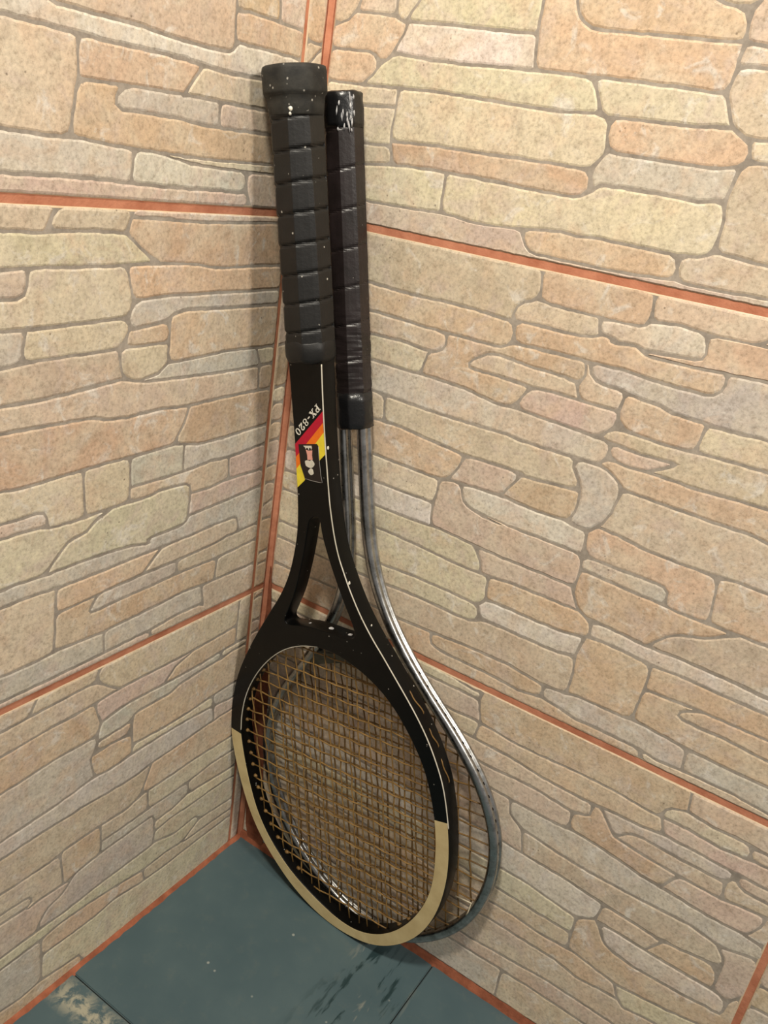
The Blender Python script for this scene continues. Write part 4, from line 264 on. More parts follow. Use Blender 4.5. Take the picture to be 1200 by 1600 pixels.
('right', [(2.6, 588.3), (443.7, 588.3), (443.7, 886), (2.6, 886)], """.2505,7349 2549,7328 2608,7321 2672,7324 2718,7350 2732,7388 2736,7635 2728,7663 2701,7672 2502,7674 2476,7666 2469,7638 2483,7389|.4071,8138 4108,8377 4115,8416 4109,8444 4081,8452 3809,8452 3546,8448 3344,8443 3316,8433 3305,8403 3290,8191 3297,8161 3325,8151 3580,8140 3831,8132 4060,8128|.540,7640 531,7612 525,7367 522,7201 530,7167 557,7147 585,7138 602,7151 624,7191 675,7258 682,7294 683,7536 683,7616 675,7643 647,7651 568,7649|.3287,8479 3298,8518 3312,8689 3303,8701 3147,8701 3099,8685 3054,8701 2802,8693 2550,8681 2308,8669 2294,8660 2260,8518 2265,8491 2298,8481 2556,8468 2804,8455 3053,8449 3219,8453 3259,8458|.661,8440 645,8412 606,8136 616,8124 884,8124 1144,8123 1259,8124 1269,8137 1299,8377 1304,8417 1299,8445 1274,8453 995,8451 751,8449 701,8449|y41,6604 32,6572 32,6437 44,6405 79,6392 318,6391 596,6406 603,6413 598,6484 607,6625 379,6614 112,6614 71,6614|.4422,7654 4395,7663 4154,7665 3911,7667 3665,7668 3415,7669 3172,7669 2929,7670 2884,7655 2832,7671 2789,7671 2759,7663 2748,7635 2745,7386 2729,7344 2703,7297 2696,7243 2701,7196 2711,7166 2739,7154 2991,7141 3251,7134 3510,7149 3771,7158 4030,7154 4277,7153 4395,7153 4422,7161 4431,7189 4431,7468 4431,7627|.4422,7685 4431,7716 4431,7804 4421,7835 4392,7845 4133,7845 3878,7844 3612,7842 3580,7833 3572,7803 3579,7720 3591,7690 3622,7681 3870,7680 4113,7678 4356,7676 4395,7676|.4031,8711 4059,8701 4311,8690 4393,8687 4422,8696 4431,8726 4431,8813 4422,8844 4395,8854 4153,8854 4073,8854 4045,8845 4033,8817 4025,8738|.4422,8098 4395,8108 4239,8111 4213,8103 4207,8073 4221,7897 4232,7867 4263,7857 4392,7857 4421,7867 4431,7896 4431,8068|.4422,8129 4431,8158 4431,8414 4421,8444 4391,8453 4173,8452 4141,8443 4127,8415 4088,8168 4092,8137 4117,8126 4396,8121|.3064,7855 3091,7846 3347,7851 3610,7855 3878,7857 4133,7857 4174,7857 4202,7867 4208,7897 4194,8072 4183,8103 4155,8113 3912,8118 3665,8124 3409,8135 3148,8146 3118,8147 3106,8135 3061,7884|.2885,7832 2858,7824 2856,7798 2881,7692 2895,7683 3172,7682 3415,7681 3534,7681 3561,7690 3567,7719 3559,7803 3547,7832 3517,7841 3261,7837 3038,7833|.3814,8689 3806,8659 3815,8500 3826,8473 3858,8464 4127,8465 4391,8465 4421,8475 4431,8505 4431,8634 4422,8664 4393,8675 4141,8685 3885,8696 3843,8697|.3928,8706 3970,8705 4001,8712 4013,8739 4021,8818 4015,8845 3988,8854 3742,8854 3494,8854 3245,8854 3164,8854 3134,8842 3121,8807 3115,8759 3119,8724 3147,8714 3405,8714 3665,8715|.3492,8702 3334,8701 3324,8689 3309,8472 3318,8461 3344,8455 3586,8461 3758,8464 3793,8472 3803,8499 3792,8689 3782,8700 3752,8701|.1604,7820 1343,7819 1096,7822 849,7825 810,7825 782,7817 775,7788 778,7704 788,7675 817,7666 1070,7666 1324,7666 1556,7668 1605,7670 1637,7679 1642,7706 1617,7811|o44,7075 32,7041 32,6993 44,6959 78,6949 349,6949 392,6935 437,6908 483,6908 514,6937 589,7061 601,7096 598,7117 513,7147 388,7159 210,7162 188,7148 150,7113|.2369,7696 2406,7688 2662,7685 2831,7683 2859,7691 2862,7718 2837,7824 2824,7833 2545,7834 2422,7834 2391,7826 2377,7798 2362,7722|.835,8692 953,8692 982,8702 996,8732 1009,8816 1005,8845 979,8854 734,8854 487,8854 447,8854 418,8844 405,8813 393,8726 399,8696 429,8687 568,8689|y2832,6133 2840,6186 2841,6285 2834,6329 2815,6362 2779,6369 2684,6354 2442,6362 2178,6361 2136,6360 2100,6352 2080,6336 2072,6324 2004,6284 1957,6272 1713,6272 1450,6279 1180,6286 1088,6287 1072,6269 1076,6106 1086,6064 1119,6049 1373,6029 1520,6032 1758,6061 1928,6077 2032,6070 2132,6080 2383,6074 2646,6069 2765,6083 2808,6097|.2848,6106 2814,6086 2768,6071 2715,6064 2680,6043 2676,5996 2692,5950 2721,5930 2804,5924 3069,5929 3326,5933 3579,5936 3833,5927 4086,5922 4347,5924 4390,5925 4421,5936 4431,5966 4431,6052 4420,6083 4388,6093 4112,6094 3848,6081 3585,6082 3321,6085 3058,6094 2883,6109|b622,6304 624,6347 604,6383 572,6392 319,6379 128,6376 79,6380 43,6369 32,6330 41,6290 69,6277 312,6274 433,6270 596,6285|y433,6257 191,6267 69,6265 41,6254 32,6221 32,6082 43,6050 76,6040 353,6037 625,6035 892,6044 1052,6050 1063,6064 1059,6270 1052,6289 806,6287 681,6280|o2866,6597 2873,6636 2858,6672 2828,6698 2757,6739 2521,6725 2248,6725 2149,6724 2107,6718 2084,6689 2085,6630 2107,6576 2151,6554 2395,6547 2666,6544 2791,6556 2834,6569|.2901,6609 2939,6599 3206,6600 3466,6600 3726,6598 3986,6606 4252,6611 4389,6607 4421,6617 4431,6649 4422,6682 4395,6693 4150,6695 3885,6693 3619,6697 3353,6708 3087,6704 2913,6699 2884,6695 2878,6677 2884,6640|.2892,6577 2862,6544 2837,6418 2836,6374 2853,6287 2853,6187 2858,6142 2885,6121 3146,6100 3409,6096 3673,6094 3935,6097 4200,6110 4388,6106 4420,6114 4431,6142 4431,6391 4431,6557 4421,6585 4389,6595 4117,6599 3857,6589 3596,6586 3336,6588 3076,6588 2938,6587|.223,7230 234,7274 242,7523 245,7605 236,7632 205,7640 73,7637 42,7628 32,7599 32,7347 32,7137 44,7107 86,7101 142,7122 174,7154 202,7192|.226,7187 250,7172 472,7165 500,7172 509,7202 515,7450 518,7612 509,7639 478,7647 299,7643 268,7633 257,7605 249,7357 246,7273|.2146,8680 2232,8679 2296,8695 2341,8683 2592,8695 2844,8707 3055,8713 3088,8725 3102,8760 3108,8808 3104,8843 3078,8854 2830,8854 2581,8854 2331,8854 2125,8854 2101,8844 2100,8815 2132,8692|.42,8691 72,8681 335,8686 366,8696 380,8727 392,8814 388,8844 361,8854 110,8854 70,8854 41,8844 32,8812 32,8722|.279,7836 70,7840 41,7832 32,7805 32,7685 42,7658 73,7650 343,7656 607,7662 741,7665 764,7675 760,7817 745,7826 535,7831|.475,7854 482,7885 474,8068 464,8100 436,8109 190,8107 69,8106 41,8097 32,8067 32,7893 41,7863 70,7853 322,7847 447,7845|.506,7854 536,7843 808,7838 1055,7835 1302,7832 1410,7833 1421,7847 1457,8075 1450,8101 1419,8110 1144,8111 884,8111 651,8111 520,8110 494,8100 487,8068 495,7886|y2088,6916 1966,6917 1945,6904 1958,6865 2014,6758 2054,6733 2295,6737 2564,6739 2740,6756 2679,6885 2656,6902 2379,6909 2334,6911|o38,6763 63,6753 292,6750 323,6758 390,6814 419,6848 414,6889 386,6923 347,6937 78,6937 44,6925 32,6891 32,6797|y38,6731 32,6703 32,6664 41,6635 71,6626 327,6626 593,6637 606,6651 604,6728 593,6741 336,6737 63,6741|p1661,6022 1621,6032 1373,6016 1117,6037 849,6030 579,6022 308,6026 76,6028 43,6016 32,5982 32,5935 41,5900 68,5889 347,5889 587,5889 828,5889 1069,5889 1309,5889 1550,5889 1790,5889 2031,5889 2272,5889 2512,5889 2753,5889 2993,5889 3234,5889 3475,5889 3715,5889 3956,5889 4196,5889 4395,5889 4422,5895 4421,5907 4391,5913 4128,5909 3875,5913 3621,5922 3368,5921 3113,5917 2849,5913 2760,5912 2679,5923 2425,5904 2175,5901 1898,5904 1801,5905 1750,5916 1712,5943|o1697,5989 1721,5951 1756,5927 1803,5918 2071,5916 2327,5915 2595,5930 2635,5934 2662,5950 2664,5995 2645,6041 2610,6057 2333,6063 2132,6068 2032,6058 1928,6065 1720,6045 1694,6027|.41,8473 68,8463 310,8463 551,8462 580,8472 592,8503 605,8637 598,8668 567,8677 292,8672 72,8669 42,8659 32,8629 32,8502|.41,8442 32,8413 32,8157 41,8128 69,8119 314,8121 584,8124 594,8137 632,8414 625,8441 594,8450 350,8450 107,8451 68,8451|y1187,7128 1462,7127 1496,7128 1509,7144 1509,7414 1498,7645 1484,7654 1239,7654 985,7654 745,7653 710,7644 696,7616 695,7374 695,7292 687,7253 634,7185 623,7150 643,7136 910,7137|.2068,8145 1822,8130 1575,8114 1479,8109 1473,8101 1433,7846 1447,7832 1572,7831 1614,7850 1662,7834 1905,7839 2150,7845 2354,7849 2361,7864 2314,8120 2313,8146 2319,8153|.2345,8176 2371,8167 2650,8166 2890,8166 3147,8158 3235,8155 3266,8163 3278,8192 3293,8404 3286,8433 3259,8441 3012,8435 2762,8445 2514,8457 2391,8463 2362,8455 2351,8426 2338,8207|.2344,8152 2335,8142 2330,8111 2366,7903 2376,7873 2396,7851 2669,7846 2792,7845 2835,7857 2884,7845 2977,7845 3025,7855 3048,7886 3094,8137 3086,8148 2810,8153 2570,8154|o1995,6427 1954,6434 1690,6436 1423,6431 1148,6433 886,6432 625,6421 616,6412 652,6307 682,6292 935,6303 1180,6298 1365,6300 1626,6285 1874,6282 1956,6284 1999,6295 2032,6334 2028,6392|y2057,6498 2080,6532 2083,6568 2065,6689 2044,6717 1970,6734 1720,6719 1464,6728 1220,6736 941,6746 704,6745 659,6743 627,6729 618,6688 610,6486 622,6449 657,6437 929,6445 1195,6443 1466,6447 1736,6447 1953,6447 2017,6457|g2044,6449 2045,6400 2061,6359 2074,6353 2097,6371 2349,6377 2586,6369 2683,6367 2808,6388 2818,6403 2838,6494 2839,6538 2826,6550 2710,6532 2441,6534 2203,6537 2113,6543 2093,6527|.1760,8687 2006,8682 2086,8681 2111,8691 2111,8724 2088,8812 2071,8844 2040,8854 1797,8854 1552,8854 1307,8854 1064,8854 1035,8844 1021,8814 1008,8730 1012,8701 1038,8692 1285,8693 1488,8693|.1503,8477 1507,8640 1504,8670 1486,8680 1244,8680 995,8680 753,8680 663,8678 630,8668 617,8636 604,8502 612,8472 647,8462 915,8463 1155,8465 1404,8467 1485,8467|.1528,8478 1556,8469 1809,8475 2062,8481 2237,8485 2275,8635 2268,8659 2231,8666 1964,8671 1718,8676 1556,8679 1528,8670 1520,8640 1519,8508|.1362,8454 1330,8445 1317,8416 1286,8168 1282,8136 1291,8123 1419,8122 1474,8139 1500,8122 1739,8137 1985,8152 2233,8167 2279,8167 2313,8177 2326,8207 2339,8426 2329,8457 2295,8469 2239,8457 2221,8472 1978,8467 1724,8460 1555,8456|o2324,7667 2285,7677 2026,7671 1780,7663 1740,7662 1713,7652 1706,7625 1722,7381 1731,7295 1751,7243 1792,7198 1846,7174 2039,7162 2310,7162 2569,7156 2652,7156 2681,7167 2688,7196 2683,7241 2659,7286 2606,7308 2545,7316 2496,7339 2471,7385 2456,7638 2442,7666 2404,7675 2342,7658|.2328,7689 2344,7697 2370,7826 2360,7834 2109,7832 1865,7826 1663,7821 1638,7812 1636,7786 1654,7708 1669,7681 1699,7673 1944,7681 2190,7688|.2710,7046 2977,7049 3232,7057 3487,7058 3742,7057 3997,7051 4259,7050 4391,7052 4421,7064 4431,7097 4422,7130 4395,7141 4116,7140 3857,7144 3598,7141 3338,7126 3077,7126 2818,7135 2739,7141 2711,7132 2701,7099 2699,7061|b2712,7025 2700,6999 2686,6921 2691,6890 2748,6773 2765,6754 2834,6714 2873,6709 3131,6717 3397,6719 3663,6707 3929,6705 4192,6707 4395,6705 4422,6714 4431,6744 4431,7001 4421,7031 4391,7040 4125,7036 3870,7042 3615,7045 3360,7045 3105,7041 2847,7034 2747,7033|w1535,6941 1511,7101 1496,7115 1241,7113 1001,7123 725,7125 644,7123 621,7118 600,7057 556,6984 552,6959 586,6950 824,6934 1090,6931 1338,6934 1518,6932|o1563,6942 1605,6933 1871,6930 2128,6928 2379,6922 2614,6913 2659,6926 2682,6960 2689,7145 2441,7147 2175,7153 1896,7155 1843,7162 1785,7188 1740,7237 1719,7293 1699,7544 1694,7624 1686,7651 1672,7655 1661,7650 1606,7658 1558,7656 1523,7646 1513,7618 1523,7373 1523,7124 1544,6973|y1338,6921 1090,6918 823,6922 584,6937 535,6925 452,6873 400,6806 361,6776 354,6756 382,6749 657,6756 894,6759 1129,6752 1377,6743 1636,6735 1805,6733 1969,6746 1984,6763 1974,6807 1946,6860 1914,6902 1870,6917 1604,6920"""),
('right', [(448.3, 4.5), (560, 4.5), (560, 279.2), (448.3, 279.2)], """.5189,2188 5435,2165 5557,2154 5585,2162 5594,2193 5594,2285 5585,2317 5557,2327 5310,2327 5229,2328 5200,2319 5188,2292 5179,2214|.4499,2341 4489,2310 4489,2221 4499,2188 4530,2176 4691,2162 4698,2173 4662,2330 4649,2344 4530,2349|.4815,2130 4788,2141 4529,2163 4499,2157 4489,2128 4489,1958 4498,1928 4527,1917 4806,1900 4816,1910 4823,2101|.4860,2149 5121,2173 5154,2185 5167,2214 5176,2293 5170,2320 5144,2329 4897,2336 4680,2343 4674,2331 4711,2174 4722,2160|.5210,63 5210,93 5178,218 5167,235 4896,234 4619,232 4530,231 4499,220 4489,187 4489,95 4498,62 4526,51 4773,52 5021,53 5185,54|.5037,1176 5127,1182 5156,1192 5160,1219 5128,1373 5112,1401 5079,1413 4856,1434 4608,1412 4526,1404 4498,1392 4489,1360 4489,1226 4499,1195 4528,1183 4786,1167|.5240,1576 5235,1549 5256,1434 5268,1417 5513,1432 5555,1435 5584,1446 5594,1475 5594,1554 5585,1581 5557,1589 5310,1586 5269,1585|.5207,1576 5172,1584 4900,1583 4648,1595 4526,1603 4498,1596 4489,1569 4489,1449 4498,1422 4525,1417 4772,1440 4856,1446 5128,1420 5220,1412 5242,1415 5244,1432 5223,1547|.5183,2711 5440,2695 5559,2684 5585,2695 5594,2733 5585,2773 5557,2786 5310,2786 5062,2786 4814,2786 4566,2786 4526,2786 4498,2774 4489,2740 4498,2706 4526,2693 4773,2684 4908,2685|.5393,2505 5423,2495 5554,2493 5584,2503 5594,2535 5594,2626 5585,2659 5558,2672 5441,2683 5413,2677 5401,2651 5387,2533|.5325,2496 5361,2505 5375,2534 5389,2652 5383,2680 5355,2691 5227,2701 5007,2682 4974,2669 4959,2637 4943,2551 4947,2521 4974,2510 5185,2500|.4860,2514 4909,2523 4931,2553 4947,2639 4941,2667 4907,2673 4648,2676 4526,2681 4498,2673 4489,2644 4489,2518 4499,2490 4530,2484 4711,2502|.4775,2494 4764,2479 4759,2396 4768,2363 4804,2351 5063,2344 5310,2340 5557,2340 5585,2351 5594,2386 5594,2434 5584,2469 5554,2481 5277,2485 5014,2496 4862,2501|.4742,2491 4531,2471 4499,2455 4489,2415 4499,2376 4530,2362 4706,2355 4735,2364 4746,2397 4751,2479|.5072,1876 5039,1884 4778,1889 4527,1904 4498,1897 4489,1869 4489,1656 4498,1626 4526,1615 4773,1600 5036,1596 5110,1600 5118,1618 5086,1848|.4793,1028 4813,1108 4810,1142 4783,1155 4527,1171 4498,1164 4489,1138 4489,1061 4498,1034 4527,1024 4772,1018|.4753,537 4990,528 5109,518 5116,529 5082,640 5063,669 5030,680 4774,693 4707,692 4697,676 4690,583 4706,547|.4735,522 4534,518 4500,509 4489,481 4489,279 4499,252 4530,243 4709,244 4740,255 4750,287 4754,507|.4810,877 4851,869 5104,868 5225,866 5247,875 5247,906 5228,992 5215,1011 4938,1006 4788,1004 4793,909|.4499,852 4528,844 4745,862 4774,875 4781,908 4773,991 4763,1005 4527,1012 4498,1003 4489,972 4489,882|.4498,719 4526,709 4774,706 5032,693 5221,681 5245,683 5250,701 5258,851 4979,857 4704,846 4529,832 4499,820 4489,790 4489,749|.4498,688 4489,657 4489,570 4500,540 4534,531 4629,533 4664,546 4678,583 4685,676 4677,693 4526,697|.5585,1912 5594,1940 5594,2102 5585,2131 5557,2142 5310,2164 5223,2169 4945,2144 4862,2137 4841,2128 4828,1909 4835,1898 5087,1897 5352,1899 5557,1903|.5585,1881 5557,1890 5311,1886 5136,1884 5105,1876 5099,1850 5131,1619 5143,1601 5393,1599 5557,1602 5585,1611 5594,1641 5594,1853|.5585,822 5556,834 5281,849 5271,845 5263,701 5272,685 5514,699 5555,702 5585,714 5594,746 5594,790|.5585,854 5594,884 5594,971 5584,1002 5553,1012 5279,1014 5247,1011 5240,994 5259,908 5276,874 5308,861 5557,846|.5512,1156 5504,1121 5509,1072 5523,1036 5554,1024 5584,1035 5594,1070 5594,1118 5582,1153 5546,1166|.5227,1188 5495,1180 5545,1178 5582,1186 5594,1215 5594,1387 5585,1416 5555,1423 5297,1403 5221,1400 5178,1403 5145,1399 5140,1374 5172,1221 5190,1195|.4993,1160 4861,1151 4837,1140 4825,1107 4816,1061 4822,1027 4854,1016 5103,1023 5370,1026 5461,1025 5491,1036 5497,1071 5492,1120 5478,1157 5446,1169 5272,1176|.5542,520 5581,531 5594,563 5594,651 5585,682 5556,689 5300,672 5128,674 5097,668 5094,642 5128,530 5143,516 5401,514|.5538,232 5271,238 5198,236 5191,220 5223,96 5240,64 5271,54 5518,52 5557,52 5585,62 5594,95 5594,188 5579,221|.5517,255 5520,285 5490,463 5475,495 5443,503 5225,497 4989,516 4809,526 4776,523 4766,507 4763,286 4773,255 4807,245 5059,249 5316,249 5489,246|.5552,254 5580,254 5594,285 5594,467 5581,499 5544,507 5509,496 5502,465 5533,286"""),
('right', [(448.3, 283.8), (560, 283.8), (560, 583.7), (448.3, 583.7)], """.4948,4499 4916,4487 4903,4457 4892,4376 4897,4347 4925,4336 5184,4314 5441,4318 5512,4322 5524,4337 5554,4455 5553,4484 5526,4496 5270,4521 5222,4523|.4706,3403 4719,3433 4727,3507 4719,3521 4526,3522 4498,3511 4489,3478 4489,3432 4500,3399 4532,3389 4672,3393|.5579,4332 5594,4363 5594,4449 5589,4480 5578,4481 5536,4335 5549,4323|.5577,4300 5534,4308 5271,4300 5241,4289 5231,4258 5224,4074 5476,4080 5557,4082 5585,4093 5594,4127 5594,4267|.4499,5035 4531,5025 4714,5020 4746,5029 4755,5060 4753,5102 4742,5132 4711,5141 4530,5139 4499,5130 4489,5102 4489,5064|.5223,3704 5236,3696 5476,3695 5557,3695 5585,3704 5594,3732 5594,3897 5584,3925 5555,3934 5296,3927 5264,3917 5250,3889|.5584,3517 5594,3549 5594,3640 5585,3672 5557,3682 5310,3683 5043,3672 5002,3669 4972,3657 4959,3622 4955,3575 4960,3541 4986,3529 5231,3520 5466,3511 5554,3508|.5584,3408 5594,3445 5584,3482 5554,3496 5378,3502 5344,3494 5324,3464 5299,3391 5305,3381 5554,3394|.5139,5157 4912,5145 4808,5142 4775,5132 4766,5102 4768,5029 4779,5018 5021,5010 5269,5005 5517,5022 5557,5025 5585,5037 5594,5069 5594,5111 5584,5143 5553,5153 5417,5157|.4498,4321 4526,4315 4772,4335 4850,4340 4871,4349 4890,4458 4884,4485 4855,4492 4607,4497 4526,4500 4498,4492 4489,4465 4489,4347|.5231,3377 5269,3379 5287,3393 5312,3467 5310,3496 5278,3506 5024,3515 4749,3520 4740,3506 4732,3432 4738,3403 4767,3395 5017,3388|.5050,3244 5069,3280 5079,3327 5079,3361 5055,3374 4811,3384 4532,3377 4500,3365 4489,3331 4489,3285 4498,3251 4526,3239 4773,3226 5015,3231|.5081,3245 5106,3236 5352,3242 5557,3240 5585,3252 5594,3288 5594,3337 5584,3372 5554,3382 5286,3367 5142,3369 5109,3359 5091,3325 5081,3278|.5062,5614 5327,5619 5555,5618 5584,5627 5594,5658 5594,5790 5585,5821 5557,5831 5310,5831 5062,5831 4814,5831 4566,5831 4526,5831 4498,5822 4489,5794 4489,5631 4498,5603 4526,5596 4772,5604 4814,5606|.5451,5332 5558,5328 5585,5336 5594,5364 5594,5568 5584,5597 5555,5606 5442,5603 5433,5587 5442,5344|.4831,5359 4841,5388 4850,5584 4841,5594 4566,5585 4526,5583 4498,5573 4489,5543 4489,5372 4498,5343 4525,5335 4804,5349|.4604,5326 4525,5322 4498,5311 4489,5280 4489,5192 4499,5161 4530,5151 4806,5154 4896,5159 4909,5175 4907,5321 4894,5336 4866,5338|.5384,5314 5369,5287 5375,5207 5387,5179 5419,5169 5553,5166 5584,5174 5594,5201 5594,5279 5585,5306 5557,5316 5429,5321|.5003,5334 4929,5335 4920,5321 4921,5175 4931,5161 5183,5171 5322,5171 5354,5179 5363,5207 5357,5286 5345,5315 5314,5325 5271,5326|.5413,5334 5430,5344 5420,5586 5409,5603 5145,5604 4871,5595 4862,5584 4853,5360 4869,5351 5138,5343|.5207,4815 5200,4800 5175,4567 5186,4542 5443,4517 5567,4504 5588,4512 5594,4541 5594,4760 5585,4791 5557,4802 5310,4814|.4565,4815 4525,4816 4498,4807 4489,4777 4489,4554 4498,4523 4526,4512 4773,4505 5032,4520 5118,4528 5150,4539 5162,4568 5187,4800 5179,4814 4940,4811 4812,4810|.4754,4834 4763,4867 4762,4995 4750,5006 4531,5013 4499,5003 4489,4970 4489,4874 4498,4840 4526,4829 4727,4824|.4784,4833 4814,4822 5067,4826 5311,4826 5557,4815 5585,4822 5594,4851 5594,4977 5585,5006 5557,5013 5311,4996 5062,4996 4813,5004 4783,4995 4774,4962 4775,4867|.4617,3668 4529,3670 4499,3660 4489,3626 4489,3580 4498,3545 4526,3534 4775,3534 4898,3533 4929,3542 4942,3576 4947,3622 4939,3655 4905,3663 4853,3662|.4780,3675 4790,3686 4796,3881 4788,3910 4760,3922 4533,3944 4500,3937 4489,3907 4489,3726 4499,3694 4529,3683|.4815,3674 5085,3687 5168,3692 5199,3703 5213,3731 5238,3891 5238,3917 5221,3925 4980,3917 4854,3914 4821,3907 4808,3880 4803,3685|.5269,3033 5517,3026 5557,3025 5585,3033 5594,3062 5594,3189 5585,3218 5557,3228 5310,3230 5062,3221 4925,3213 4893,3202 4882,3171 4880,3085 4888,3053 4917,3041 5001,3039|.5060,3015 5051,2983 5052,2890 5062,2855 5091,2844 5345,2844 5556,2844 5585,2854 5594,2884 5594,2971 5585,3002 5557,3013 5310,3019 5091,3025|.4498,3066 4526,3055 4773,3046 4848,3043 4864,3053 4869,3171 4866,3200 4849,3210 4607,3222 4526,3226 4498,3218 4489,3187 4489,3098|.4498,3034 4489,3006 4489,2882 4498,2853 4525,2844 4765,2844 5005,2844 5032,2855 5040,2890 5038,2983 5029,3016 4999,3027 4731,3035 4526,3042|.4638,4062 4607,4074 4526,4077 4498,4068 4489,4040 4489,4000 4500,3969 4534,3956 4582,3952 4627,3958 4653,3987 4655,4030|.4855,4077 5096,4074 5201,4075 5210,4090 5218,4259 5210,4290 5181,4302 4922,4323 4649,4312 4526,4302 4498,4291 4489,4260 4489,4130 4498,4100 4527,4089 4609,4086|.4669,4062 4667,4032 4676,3987 4692,3952 4723,3938 4897,3926 5145,3935 5381,3942 5555,3946 5584,3957 5594,3988 5594,4030 5585,4061 5557,4070 5311,4062 5056,4062 4814,4066 4693,4070"""),
]

PAL = {'b': (209, 187, 155), 'y': (219, 205, 168), 'o': (211, 177, 136), 'g': (204, 193, 177), 'p': (211, 184, 162), 'w': (224, 213, 196)}
def simple(r):
    n = len(r)
    for i in range(n):
        ax, ay = r[i]; bx, by = r[(i + 1) % n]
        for k in range(i + 2, n):
            if i == 0 and k == n - 1: continue
            cx, cy = r[k]
            if abs(cx - ax) > .008 or abs(cy - ay) > .008: continue
            dx_, dy_ = r[(k + 1) % n]
            d1 = (bx - ax) * (cy - ay) - (by - ay) * (cx - ax); d2 = (bx - ax) * (dy_ - ay) - (by - ay) * (dx_ - ax)
            d3 = (dx_ - cx) * (ay - cy) - (dy_ - cy) * (ax - cx); d4 = (dx_ - cx) * (by - cy) - (dy_ - cy) * (bx - cx)
            if d1 * d2 < 0 and d3 * d4 < 0: return False
    return True
def wall_point(side, u, z, d):
    return (d, -u, z) if side == 'left' else (u, -d, z)
wall_left = link('wall_left', boxme(-0.05, -0.62, -0.02, -0.0015, 0.05, 1.0), M['grout'])
wall_right = link('wall_right', boxme(-0.0015, 0.0015, -0.02, 0.72, 0.05, 1.0), M['grout'])
for w_ in (wall_left, wall_right): w_['kind'] = 'structure'
